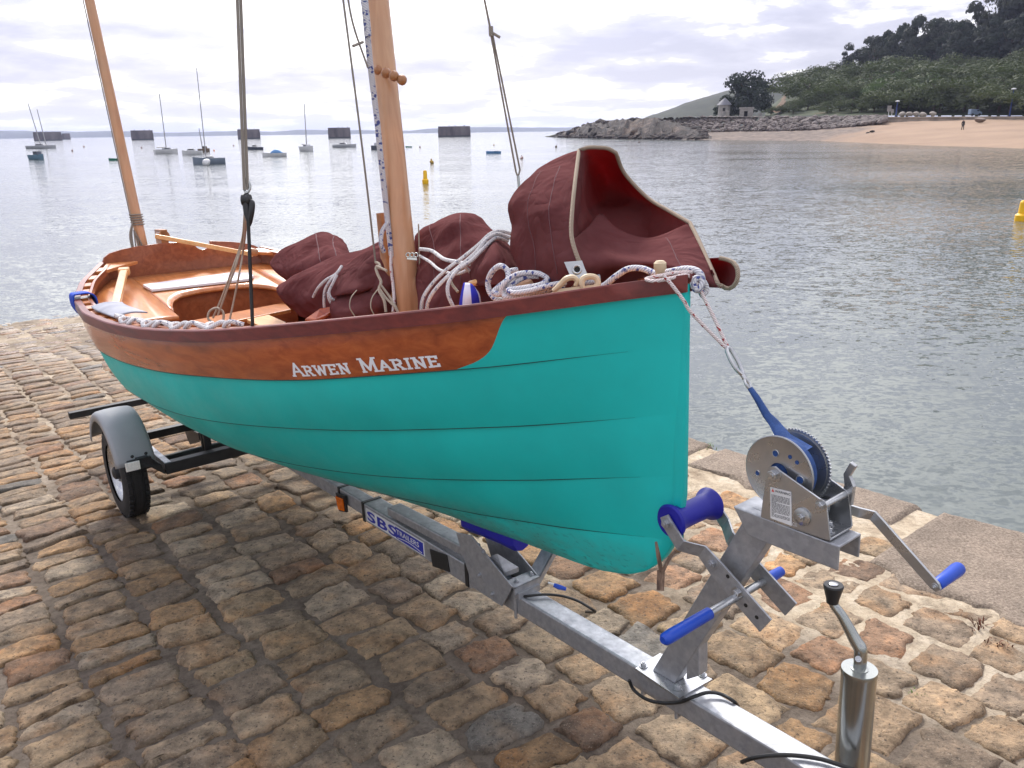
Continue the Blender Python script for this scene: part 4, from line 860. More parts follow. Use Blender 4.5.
    o=onN(792,523,.0055); text_mesh('CE',S(o[0],.0055,o[2]-.006),xx/np.linalg.norm(xx),yy/np.linalg.norm(yy),.012,'label_white','maker_mark',wn)
    mb=MB(); bb=2*TB-.006
    strip(mb,[(v2[0]-.006,bb,1.055),(v2[0]-.012,bb,1.10),(v2[0]-.004,bb,1.125),(v2[0]-.018,bb,1.155)],[.03,.024,.016,.016],.012); mb.build('pawl','zinc_bright',wn,bevel=.002,smooth=False)
    cb=-.135; k0=onN(862,511,cb); k1=onN(873,515.5,cb); k2=onN(935.5,586,cb-.01)
    mb=MB(); strip(mb,[(k0[0]+.02,cb+.015,k0[2]+.002),(k0[0],cb+.012,k0[2]),(k1[0],cb,k1[2]),(k2[0]*.1+k1[0]*.9,cb-.002,k2[2]*.1+k1[2]*.9),(k2[0]*.9+k1[0]*.1,cb-.009,k2[2]*.9+k1[2]*.1),(k2[0],cb-.01,k2[2]),(k2[0]-.008,cb-.01,k2[2]-.008)],[.024,.025,.026,.025,.025,.024,.014],.007); mb.cyl(S(vp[0],-.09,vp[2]),S(vp[0],cb,vp[2]),.009); 
    e=k2; bolt(mb,S(e[0],cb-.006,e[2]),N,.0055,.003,True)
    mb.build('crank_arm','zinc_bright',wn,smooth=False,bevel=.0015)
    mb=MB(); mb.lathe(S(e[0],0,e[2]),-N,[(-cb+.015,.0115),(-cb+.018,.0135),(-cb+.07,.0150),(-cb+.115,.0168),(-cb+.127,.0155),(-cb+.131,.010)],20); mb.build('crank_handle','blue_grip',wn)
def make_jack():
    b=-.16; v=onN(859.5,668.5,b); top=S(*v); s0,h0=v[0],v[2]; jk=empty_part('jack_post',S(s0,b,0),trailer); d=depth(top); r=17.4*d/800
    mb=MB(); mb.lathe(top,-W,[(0,r*.55),(0,r*.98),(.004,r*1.0),(.012,r*1.0),(.0125,r*.965),(.46,r*.965)],40); mb.build('outer_tube','chrome',jk,ang=30)
    mb=MB(); mb.cyl(S(s0,b,.10),S(s0,b,h0-.42),r*.8,None,24); mb.build('inner_tube','zinc_bright',jk)
    mb=MB(); mb.lathe(S(s0,b,.085),N,[(-.025,.03),(-.025,.08),(.025,.08),(.025,.03)],28); mb.build('jack_wheel','rubber',jk,ang=30)
    mb=MB(); mb.box(S(s0,b+.055,.27),U*.03,N*.03,W*.03); mb.build('jack_clamp','galvanised',jk,smooth=False,bevel=.004)
    mb=MB(); mb.lathe(top,W,[(-.005,.021),(.002,.021),(.003,.015)],20)
    A=top+W*.0; B=top+W*.055; C=at(832.5,601,d-.01)
    mb.ring_tube(crom([A,top+W*.035,top+W*.052+(C-top)*.03,top*.8+C*.2+W*.042,top*.35+C*.65+W*.022,C*.93+top*.07,C],6),[.0165,.0165,.0165,.0155,.0125,.011,.0105],14,flat=.75); mb.build('jack_crank','chrome',jk,ang=60)
    mb=MB(); mb.lathe(C-W*.004,W,[(0,.0145),(.01,.0155),(.038,.0225),(.046,.0245),(.050,.0225),(.050,.012),(.046,.012)],24); mb.build('jack_knob','black_plastic',jk,ang=35)
    mb=MB(); mb.lathe(C+W*.042,W,[(0,.011),(.006,.011),(.0075,.008)],18); mb.build('knob_nut','zinc_bright',jk)
    bolt_=MB(); bolt(bolt_,at(858.3,659,depth(top+W*.03)-.02),-ray(858,659),.005,.003); bolt_.build('crank_pin','zinc_bright',jk)
def make_cables():
    mb=MB(); on=lambda L: [qh(x,y,h) for x,y,h in L]
    mb.mark().ring_tube(crom(on([(500,598,.30),(512,598.5,.33),(528,596,.368),(545,594.5,.372),(562,596,.37),(578,601,.368),(590,608,.36),(595,612,.33),(586,612,.265)]),6),.0048,8)
    mb.mark().ring_tube(crom(on([(629,680,.33),(634,690,.30),(646,699,.30),(662,703,.31),(680,702,.34),(693,697,.372),(708,692.5,.375),(722,694.5,.372),(734,701.5,.365),(738,706,.32)]),6),.0052,8)
    mb.mark().ring_tube(crom(on([(742,762,.30),(752,758.5,.345),(770,755.5,.37),(795,755.5,.37),(820,759,.37),(840,765,.37),(860,772,.36)]),6),.0055,8)
    mb.each('brake_cable','black_cable',trailer)
make_frame(); make_wheel(1); make_wheel(-1); make_bow_cradle(); make_winch_post(); make_winch(); make_jack(); make_cables()
# ------------------------------------------------------------------ sails, ropes and loose gear lying in the boat
def upsample(G,k):
    A=np.array(G,float); A=np.stack([crom(A[:,j],k) for j in range(A.shape[1])],1); return np.stack([crom(A[i],k) for i in range(A.shape[0])],0)
def patch(mb,ctrl,k=7,amp=.008,fr=5.0,seed=0.0):
    P=upsample([[at(*c) for c in r] for r in ctrl],k)
    du=np.gradient(P,axis=0); dv=np.gradient(P,axis=1); n=np.cross(du,dv); n/=np.linalg.norm(n,axis=2)[...,None]+1e-9
    x=P@U; y=P@N; z=P@W
    f1=fbm(x*fr+seed+z*3,y*fr+z*fr,4); f2=fbm(x*fr*.8+z*fr*1.3+seed*3,y*fr*.8-z*fr*.6,3); f3=fbm(x*fr*2.3+seed,y*fr*2.3+z*fr*2.3,2)
    tri=lambda a,f,wq: np.abs((((x*math.cos(a)+y*math.sin(a))*.6+z*(.8+.3*math.sin(a*3)))*f+f1*wq+seed*1.37)%1-.5)*2-.5
    cr=tri(.5+seed,fr*.75,.9)+.7*tri(1.9+seed*.7,fr*1.1,1.1)+.45*tri(2.9+seed*1.3,fr*1.9,1.3)
    d=amp*.95*cr+amp*.6*(f1*1.5+1.8*(.12-np.abs(f2))*2.2+.8*(.1-np.abs(f3))*1.6)
    wi=np.clip(np.minimum(np.arange(P.shape[0]),np.arange(P.shape[0])[::-1])/(k*.6),0,1)[:,None]*np.clip(np.minimum(np.arange(P.shape[1]),np.arange(P.shape[1])[::-1])/(k*.6),0,1)[None,:]
    P=P+n*(d*wi)[...,None]; mb.grid(P); return P
def deepen(row,dx,dd): return [(x+dx,y,d+dd) for x,y,d in row]
def rope(name,mat,pts,r,parent=None,n=8,k=7,**tags):
    mb=MB(); mb.ring_tube(crom(pts,k),r,n); return mb.build(name,mat,parent,**tags)
def A(*L): return [at(*p) for p in L]
CL='tanbark_cloth'
def make_bow_sail():
    mb=MB()
    # outer dome left of the rope edge
    r=[[(552,176,2.80),(536,172,2.62),(548,163,2.60),(560,157,2.58),(570,153,2.55),(579,150.5,2.52)],
       [(532,190,2.78),(518,186,2.58),(533,183,2.45),(548,181,2.40),(562,181,2.38),(575,182,2.36)],
       [(522,208,2.74),(508,205,2.54),(525,207,2.40),(542,208,2.32),(558,210,2.29),(572,212,2.28)],
       [(526,236,2.66),(512,235,2.50),(528,238,2.36),(544,240,2.28),(558,240,2.25),(571.5,236,2.24)],
       [(530,262,2.60),(516,258,2.46),(532,264,2.34),(548,266,2.27),(564,266,2.23),(577,256,2.21)],
       [(534,282,2.58),(520,276,2.46),(536,286,2.38),(552,288,2.30),(568,288,2.25),(586,276,2.20)]]
    dome=patch(mb,r,9,.013,4.2,1)
    # inside of the hood
    r=[[(579,150.5,2.52),(588,147.5,2.50),(598,147.5,2.50),(608,148.5,2.50),(616,153,2.51)],
       [(575,182,2.36),(590,172,2.66),(604,170,2.78),(616,170,2.72),(625,174,2.58)],
       [(572,212,2.28),(587,204,2.60),(606,198,2.80),(630,195,2.74),(648,198,2.56)],
       [(571.5,230,2.25),(585,222,2.52),(604,212,2.68),(640,213,2.64),(669,211,2.48)],
       [(573.5,252,2.26),(586,244,2.46),(603,236,2.60),(646,252,2.56),(690.5,226,2.42)]]
    hood=patch(mb,r,9,.008,4.5,5)
    # apron falling forward over the stem
    r=[[(572.5,240,2.235),(587,228,2.42),(601,214,2.56),(618,229,2.50),(650,238,2.46),(690,223,2.395)],
       [(577,255,2.215),(590,248,2.32),(606,244,2.37),(628,250,2.34),(658,247,2.31),(699,241,2.31)],
       [(581,266,2.21),(594,262,2.24),(610,261,2.245),(634,262,2.215),(668,262,2.19),(712,270,2.21)],
       [(585,276,2.24),(598,276,2.27),(616,277,2.29),(642,276,2.26),(678,276,2.20),(717,282,2.17)],
       [(590,288,2.30),(606,290,2.34),(622,292,2.34),(646,290,2.30),(682,286,2.23),(722,288,2.16)]]
    apron=patch(mb,r,9,.009,4.5,9)
    # rolled end to port of the stem
    ring=[(712,270),(717,281),(724,287.5),(731,288),(736.5,282),(738,272),(734.5,263.5),(727,259.5),(719,258)]
    R0=crom([at(x,y,2.175+.02*math.sin(i)) for i,(x,y) in enumerate(ring)],5); R1=crom([at(x*.72+668*.28,y*.8+262*.2,2.36) for x,y in ring],5); R2=crom([at(x*.45+640*.55,y*.6+262*.4,2.55) for x,y in ring],5)
    mb.grid([R0,R0*.5+R1*.5,R1,R2])
    sail=mb.build('folded_sail',CL,ang=180,recalc=False,solid=.003,label='large tan red folded sail gaping open over the bow with rope sewn edge',category='sail')
    mb=MB()
    for f in (.42,.68): mb.mark().ring_tube(dome[4:-6,int(dome.shape[1]*f)]+(CAM-dome[4:-6,int(dome.shape[1]*f)])*.0012,.0016,5)
    mb.mark().ring_tube(apron[3:-8,int(apron.shape[1]*.86)]+(CAM-apron[3:-8,int(apron.shape[1]*.86)])*.0012,.0016,5)
    mb.each('cloth_seam','seam_thread',sail)
    e=dome[:,-1]; rim=np.concatenate([e[::-1],hood[0][1:],hood[1:-9,-1],apron[0:,-1],R0[8:]])
    keep=[rim[0]]
    for p in rim[1:]:
        if np.linalg.norm(p-keep[-1])>.012: keep.append(p)
    mb=MB(); mb.ring_tube(np.array(keep),.0062,8); mb.build('bolt_rope','bolt_rope',sail)
    mb=MB(); P=[at(x,y,2.18) for x,y in ((564,262),(582,260.5),(588,277),(572,280))]; mb.prism(P,ray(575,270)*.012); 
    mb.ring_tube([at(577.0+4*math.cos(a),269.5+4*math.sin(a),2.176) for a in np.linspace(0,6.283,17)[:-1]],.0032,8,closed=True); c=mb.build('clew_plate','zinc_bright',sail,smooth=False)
    mb=MB(); d0=ray(577,269.5); mb.lathe(at(577,269.5,2.177),d0,[(0,.009),(.001,.009)],18); mb.build('clew_hole','dark_opening',sail,smooth=False)
def make_mid_sail():
    mb=MB()
    r=[[(424,246,3.30),(432,226,3.25),(446,217,3.2),(460,213,3.18),(474,215,3.2),(486,224,3.2)],
       [(414,252,3.15),(421,232,3.1),(440,219,3.02),(458,216,2.98),(476,220,2.98),(494,232,3.0)],
       [(416,268,3.05),(422,250,2.98),(440,240,2.9),(458,238,2.86),(478,238,2.86),(506,241,2.86)],
       [(416,284,2.95),(422,272,2.9),(440,262,2.82),(458,258,2.78),(480,256,2.78),(512,254,2.78)],
       [(418,300,2.86),(424,294,2.82),(440,288,2.76),(458,284,2.72),(482,280,2.7),(518,276,2.66)],
       [(418,320,2.84),(424,320,2.80),(440,318,2.74),(458,312,2.70),(484,306,2.66),(524,300,2.62)]]
    P1=patch(mb,r,8,.024,3.2,3); sm=MB()
    for f in (.30,.62): sm.mark(); c_=P1[3:-8,int(P1.shape[1]*f)]; sm.ring_tube(c_+(CAM-c_)*.001,.0019,5)
    # front gathered fold standing over the coil
    r=[[(480,246,2.82),(490,240,2.76),(499,238,2.74),(507,243,2.76),(514,252,2.8)],
       [(474,256,2.74),(484,250,2.68),(496,244,2.62),(510,256,2.66),(520,268,2.7)],
       [(470,270,2.66),(482,268,2.58),(498,262,2.53),(514,268,2.56),(524,276,2.6)],
       [(472,284,2.62),(484,286,2.56),(500,284,2.52),(516,284,2.54),(528,286,2.56)]]
    patch(mb,r,7,.012,5,7)
    mb.build('folded_sail',CL,ang=180,recalc=False,solid=.003,label='tan red sail bunched up between the mast and the large bow sail',category='sail')
    sm.each('cloth_seam','seam_thread',bpy.data.objects['folded_sail.001'])
def make_aft_sails():
    mb=MB()
    # long roll on the starboard side abaft the mast
    r=[[(284,282,3.9),(310,268,3.75),(336,256,3.62),(362,250,3.5),(385,240,3.4),(404,244,3.42)],
       [(278,286,3.72),(306,272,3.58),(336,260,3.44),(364,250,3.32),(388,240,3.22),(406,248,3.34)],
       [(277,292,3.62),(304,284,3.46),(332,272,3.32),(360,262,3.2),(386,258,3.1),(406,266,3.28)],
       [(284,302,3.6),(306,298,3.42),(332,290,3.26),(356,282,3.14),(384,282,3.03),(406,286,3.24)],
       [(292,308,3.6),(310,310,3.44),(334,306,3.28),(358,302,3.14),(386,304,3.02),(406,306,3.22)],
       [(300,316,3.64),(314,320,3.5),(336,322,3.34),(360,322,3.2),(386,322,3.1),(406,322,3.22)]]
    patch(mb,r,9,.028,3.0,2)
    # flap folded down over the roll
    r=[[(345,266,3.30),(360,254,3.26),(378,246,3.18),(396,246,3.24)],
       [(338,282,3.22),(356,272,3.16),(378,264,3.08),(397,262,3.18)],
       [(334,296,3.18),(352,291,3.10),(378,287,3.01),(398,290,3.14)],
       [(336,294,3.24),(354,293,3.16),(380,291,3.08),(398,293,3.18)]]
    patch(mb,r,7,.012,5,6)
    # lower rolled bundle
    r=[[(334,296,3.26),(352,288,3.18),(376,286,3.10),(396,290,3.16)],[(330,306,3.17),(352,300,3.08),(378,298,2.99),(397,302,3.12)],[(332,318,3.15),(354,314,3.06),(380,312,2.98),(397,314,3.12)],[(338,330,3.22),(358,328,3.14),(382,326,3.06),(398,326,3.16)]]
    patch(mb,r,7,.014,5,4)
    s=mb.build('rolled_sail',CL,ang=180,recalc=False,solid=.003,label='tan red sail rolled along the near side behind the mast, tied with white cord',category='sail')
    for L in ([(378,289,2.98),(372,298,2.945),(371,308,2.93),(376,318,2.94)],[(357,290,3.07),(351,298,3.035),(350,308,3.02),(356,318,3.03)]):
        rope('tie_line','rope_buff',A(*L),.0022,s,6)
    mb=MB()
    r=[[(276,262,4.6),(288,250,4.6),(302,244,4.6),(322,238,4.55),(334,242,4.5),(350,258,4.4)],
       [(270,262,4.35),(282,250,4.3),(302,241,4.25),(324,234.5,4.2),(338,242,4.15),(356,260,4.1)],
       [(272,268,4.2),(286,260,4.1),(304,254,4.02),(324,246,3.95),(342,252,3.9),(360,264,3.9)],
       [(278,274,4.15),(292,272,4.0),(308,268,3.9),(326,262,3.84),(344,264,3.8),(362,270,3.8)],
       [(286,280,4.12),(300,282,4.0),(314,280,3.9),(330,276,3.84),(346,276,3.8),(364,280,3.8)],
       [(296,290,4.15),(308,294,4.05),(320,292,3.95),(334,288,3.9),(348,288,3.86),(366,292,3.86)]]
    P1=patch(mb,r,8,.024,3.4,8); sm=MB()
    for f in (.52,.72): sm.mark(); c_=P1[2:-8,int(P1.shape[1]*f)]; sm.ring_tube(c_+(CAM-c_)*.001,.003,5)
    mb.build('folded_sail',CL,ang=180,recalc=False,solid=.003,label='smaller tan red folded sail heaped behind the rolled sail near the stern',category='sail')
    sm.each('cloth_seam','seam_thread',bpy.data.objects['folded_sail.002'])
def make_ropes():
    g=lambda s,o=0,h=.012: S(s,bs(s)+o,hS(s)+h)
    # coil of blue flecked rope on the foredeck
    rope('rope_coil','rope_blue_fleck',A((600,277,2.26),(585,281,2.26),(565,284,2.27),(545,292,2.30),(522,299,2.34),(500,300,2.38),(491,294,2.41),(488,283,2.42),(492,272,2.40),(500,266,2.38),(507,270,2.37),(508,279,2.36),(500,286,2.37),(494,292,2.37),(500,294,2.35),(510,286,2.34),(522,278,2.34),(534,276,2.34),(545,277,2.33),(552,282,2.30),(545,288,2.30),(530,290,2.32),(512,292,2.34),(505,297,2.33),(522,295,2.30),(542,289,2.28),(560,285,2.26)),.0088,n=10,label='coil of white rope with blue flecks on the foredeck by the rail',category='rope')
    rope('rope_coil','rope_blue_fleck',A((506,272,2.45),(520,270,2.44),(536,275,2.41),(552,280,2.36),(566,284,2.32)),.0088,n=10,label='loose end of blue flecked rope behind the coil on the foredeck',category='rope')
    rope('rope_coil','rope_blue_fleck',A((596,281,2.24),(578,284,2.25),(556,287,2.27),(534,293,2.30),(512,297,2.33),(502,292,2.34),(505,283,2.33),(516,275,2.33),(530,273,2.33),(542,274.5,2.31),(548,279,2.29),(540,285,2.28),(524,288,2.30),(509,290,2.31),(514,293,2.29),(530,291,2.28),(550,285.5,2.26),(570,282,2.25)),.0085,n=10,label='upper turns of the blue flecked rope coil beside the cream cleat',category='rope')
    # wooden block in the coil
    mb=MB(); a,b=at(512,290,2.40),at(542,279,2.40); ax=b-a; L=np.linalg.norm(ax); mb.lathe(a,ax,[(0,.012),(.008,.02),(.02,.024),(L-.03,.022),(L-.012,.018),(L,.010)],18); mb.build('wooden_fender','spruce',label='orange wooden roller lying inside the blue flecked rope coil',category='roller')
    # bow rope over the stem head and the lashings down to the hook
    br=rope('bow_rope','rope_blue_fleck',A((588,290,2.20),(603,286,2.19),(615,277,2.17),(628,269,2.15),(642,268.5,2.13),(655,273,2.10),(668,272,2.06),(684,269,2.02),(695,270,2.0),(701,275,1.99),(702,284,1.985),(697,290,1.985),(693,284,1.985),(697,278,1.985),(704,283,2.0),(706,291,2.01),(700,295,2.01)),.0085,n=10,label='blue flecked rope led along the bow rail and knotted at the stem head',category='rope')
    rope('bow_lashing','rope_red_fleck',A((692,272,2.0),(675,273,1.99),(658,276,1.985),(646,279,1.99),(655,281,1.965),(672,278,1.975),(686,275,1.985),(694,280,1.985),(699,288,1.99),(705,300,1.99),(715,320,1.985),(728,348,1.975)),.0048,n=8,label='thin white lashing with red flecks from the stem head to the snap hook',category='rope')
    rope('bow_lashing','rope_red_fleck',A((664,276,1.955),(672,285,1.95),(684,301,1.955),(690,311,1.96),(706,328,1.965),(728,350,1.97)),.0048,n=8,label='thin red flecked lashing crossing the teal bow down to the snap hook',category='rope')
    # cream fairlead cleat with two horns, brass post
    mb=MB(); mb.ring_tube(crom(A((553,291,2.165),(560,285,2.16),(566,279,2.155),(573,277.5,2.155),(577,281,2.155),(575,286,2.155)),6),[.006,.008,.0085,.008,.007,.005],8)
    mb.ring_tube(crom(A((584,290,2.14),(582,284,2.14),(583,279,2.14),(589,276.5,2.14),(596,278,2.14),(598,284,2.14),(594,288,2.14)),6),[.006,.008,.0085,.008,.008,.008,.007],8)
    mb.prism(A((553,293,2.165),(600,287.5,2.13),(600,284,2.13),(553,289.5,2.165)),ray(575,290)*.03); mb.build('rail_cleat','cream_plastic',boat)
    mb=MB(); c=at(660,275,2.02); mb.lathe(c-W*.02,W,[(0,.011),(.03,.012),(.036,.016),(.05,.016),(.056,.010)],16); mb.build('mooring_post','cream_plastic',boat)
    # white loops hanging over the gathered sail
    D=2.6
    k=[A((512,234,2.72),(500,231,2.70),(490,234,2.69),(478,245,2.68),(462,258,2.67),(446,270,2.66),(432,284,2.66),(423,298,2.66),(421,312,2.68)),
       A((510,238,2.70),(498,234,2.68),(488,238,2.66),(476,252,2.64),(460,266,2.62),(444,280,2.60),(432,294,2.60),(427,306,2.62),(428,314,2.64)),
       A((508,241,2.70),(496,238,2.67),(484,248,2.64),(472,260,2.62),(458,270,2.60),(449,282,2.58),(448,294,2.57),(453,306,2.58),(458,314,2.62)),
       A((420,249,2.94),(432,251,2.90),(444,259,2.80),(458,262,2.74),(470,264,2.72),(480,262,2.70)),
       A((420,256,2.94),(430,262,2.86),(440,270,2.78),(456,274,2.7),(468,270,2.68)),
       A((482,250,2.68),(470,263,2.66),(460,270,2.65),(451,276,2.64),(452,284,2.62),(458,292,2.6)),
       A((500,234,2.69),(486,245,2.66),(474,256,2.64),(466,266,2.64),(470,272,2.66))]
    mb=MB()
    for p in k[:3]: mb.ring_tube(crom(p,8),.0062,8)
    mb.ring_tube(crom(k[6],8),.006,8)
    mb.build('sheet_rope','rope_white',label='bundle of white cords looping down over the bunched sail right of the mast',category='rope')
    mb=MB(); mb.ring_tube(crom(k[3],8),.007,8); mb.ring_tube(crom(k[4],8),.0055,8); mb.build('sheet_rope','rope_white',label='white cords led level from the mast over the bunched sail',category='rope')
    rope('sheet_rope','rope_buff',k[5],.0045,label='buff cord hanging in the shadow under the white cord bundle',category='rope')
    # blue striped cloth, plus pale spar end
    mb=MB(); P=upsample([[at(459,309,2.57),at(466,309,2.55),(at(474,306,2.55)),at(481,303,2.57)],[at(461,295,2.56),at(466,296,2.54),at(473,295,2.54),at(479,294,2.56)],[at(464,283,2.57),at(467,283,2.56),at(471,284,2.56),at(475,288,2.58)]],5); mb.grid(P,uv=True); mb.build('striped_bag','striped_cloth',ang=180,recalc=False,solid=.004,label='blue and white striped cloth bag tucked behind the rail',category='bag')
    rope('spar_end','spruce_flat',A((470,284,2.62),(486,280,2.58),(503,277,2.55)),[.010,.012,.010],label='pale wooden spar end lying under the bunched sail beside the striped bag',category='spar')
    # cords tying the starboard roll
    mb=MB()
    for L in ([(342,266,3.24),(336,274,3.22),(326,280,3.26),(318,288,3.28),(313,297,3.32)],[(336,274,3.20),(330,281,3.2),(325,290,3.22),(324,302,3.24),(325,312,3.26)],[(337,275,3.19),(333,283,3.18),(329,292,3.18),(331,298,3.18),(334,300,3.19)],[(328,292,3.2),(329,299,3.21),(333,306,3.22)]): mb.ring_tube(crom(A(*L),6),.0058,8)
    mb.build('sail_tie','rope_white',label='white cord tied around the rolled sail behind the mast',category='rope')
def make_rigging():
    # shrouds and halyards belong to the boat
    def stay(name,mat,pts,r,n=6): return rope(name,mat,pts,r,boat,n)
    a=onA(239,0,1.36); b=onA(246,190,1.36)
    k_=(a[1]-.05)/(b[1]-a[1]); print('shroud',a,b,k_); top=S(*(a+(a-b)*min(k_,2.5))); bot=S(*b)
    mb=MB(); off=N*.0055
    for o in (-1,1): mb.ring_tube([top+off*o,bot+off*o],.0052,6)
    sh=mb.build('starboard_shroud','stay_rope',boat)
    d=depth(bot)
    mb=MB(); mb.ring_tube(crom(A((246,178,d),(249,182,d),(250,188,d),(247,193,d),(244.5,190,d),(244.5,184,d)),6,True),.0042,8,closed=True); mb.build('shackle','chrome',sh)
    mb=MB(); mb.lathe(at(246.5,200,d),N*.0+at(248,200,d)-at(246.5,200,d),[(-.014,.008),(-.014,.018),(-.008,.020),(.0,.017),(.008,.020),(.014,.018),(.014,.008)],18); mb.ring_tube(A((246,194,d),(246.5,204,d),(248,214,d),(249,222,d)),[.008,.014,.014,.007],10); mb.ring_tube(crom(A((248,200,d),(252,203,d-.01),(251.5,212,d-.01),(250,222,d),(249.5,226,d)),5),[.006,.010,.010,.008,.004],8); mb.build('shroud_block','black_plastic',sh)
    g=S(1.33,bs(1.33)-.02,hS(1.33)+.0)
    mb=MB(); mb.ring_tube([at(247.5,205,d),g],.0062,8); mb.build('shroud_strap','black_plastic',sh)
    mb=MB()
    for L in ([(245.5,205,d),(242,240,3.5),(232,270,3.6),(222,297,3.7),(213,318,3.75)],[(247,208,d),(244,245,3.5),(239,275,3.58),(234,300,3.64),(229,323,3.66)],[(246,208,d),(243,238,3.5),(235,268,3.58),(227,290,3.64),(218,315,3.7)]): mb.ring_tube(crom(A(*L),6),.0046,8)
    mb.ring_tube(crom(A((212,322,3.7),(208,318,3.7),(210,311,3.7),(217,308,3.7),(223,312,3.7),(223,320,3.7),(217,326,3.7)),6,True),.0055,8,closed=True)
    mb.build('shroud_lashing','rope_buff',sh)
    # port shroud, seen over the bow sail
    a=onA(484.5,0,1.36); k=onA(491,32,1.36); b1=onA(517,173,1.36); d2=depth(S(*b1))
    port=S(1.36,-bs(1.36)+.02,hS(1.36))
    mb=MB(); k_=(-a[1]-.05)/(-k[1]+a[1]); print('port',a,k,k_); mb.ring_tube([S(*(a+(a-k)*min(max(k_,3),30))),S(*k)],.0042,6); mb.ring_tube([S(*k)-np.array([.002,0,0]),at(516,172,d2)],.0038,6); mb.ring_tube([S(*k)+np.array([.004,0,0]),at(520,170,d2)],.0038,6); mb.ring_tube(crom([at(516,172,d2),at(518,176,d2),at(520,170,d2)],5),.0038,6)
    kp=S(*k); mb.ring_tube([kp-W*.015,kp+W*.02],.009,8); mb.ring_tube([kp,kp+np.array([.035,0,-.02])],.0055,6)
    ps=mb.build('port_shroud','stay_rope',boat)
    mb=MB(); mb.ring_tube([at(518,176,d2),at(519,186,d2),port],.006,8); mb.build('shroud_link','chrome',ps)
    # halyard and line tied down forward of the mast
    e=at(384,300,2.95)
    mb=MB(); a=at(338,-40,2.62); mb.ring_tube([MAST_AX(5.2),a],.0036,6); mb.ring_tube(crom([a,at(362,146,2.75),at(375.5,262,2.92)],6),.0036,6); b_=at(345,-20,2.62); mb.ring_tube([MAST_AX(5.2),b_],.0034,6); mb.ring_tube(crom([b_,at(353,24,2.66),at(368,68,2.72)],6),.0034,6); c=at(352,45,2.68); mb.ring_tube([at(353,46,2.66),at(363,42,2.7)],.0048,6)
    hl=mb.build('halyard','stay_rope',boat)
    mb=MB(); mb.ring_tube(crom(A((375.5,262,2.92),(379,264,2.91),(380,268,2.9),(376,268,2.9),(378,275,2.89),(381,282,2.88),(379,290,2.87),(384,300,2.86),(386,312,2.86)),6),.0052,8); mb.ring_tube(crom(A((376,266,2.9),(383,269,2.89),(387,271,2.88)),5),.005,8); mb.ring_tube(crom(A((379,288,2.87),(386,298,2.87),(394,306,2.86),(398,312,2.86)),6),.0045,8); mb.ring_tube(crom(A((380,284,2.87),(389,296,2.88),(397,309,2.87)),6),.0045,8)
    mb.build('halyard_tail','rope_buff',hl)
    # thick flecked halyard running down the mast
    rope('main_halyard','rope_blue_fleck',[MAST_AX(5.3)+N*.035]+A((361,-40,2.66),(364,0,2.68),(368,42,2.72),(372,80,2.77),(377,120,2.82),(381,160,2.86),(386,205,2.92),(391,250,2.97),(392,256,2.98)),.0105,boat,10)
    rope('main_halyard','rope_blue_fleck',A((388,222,2.9),(382,232,2.9),(381,244,2.9),(384,252,2.92)),.0085,boat,8)
    rope('main_halyard','rope_red_fleck',A((391,252,2.94),(391,268,2.92),(393,285,2.9),(394,300,2.88),(393,312,2.87)),.0055,boat,8)
    mb=MB(); mb.ring_tube(A((380,213,3.02),(386,262,3.06),(389,300,3.05)),[.015,.02,.021],12); mb.build('pin_rail_stick','bead_wood',boat)
    mb=MB(); mb.ring_tube(A((418.5,224,2.97),(419.5,262,3.0),(419,306,3.0)),.0026,6); mb.build('lacing_line','rope_buff',boat)
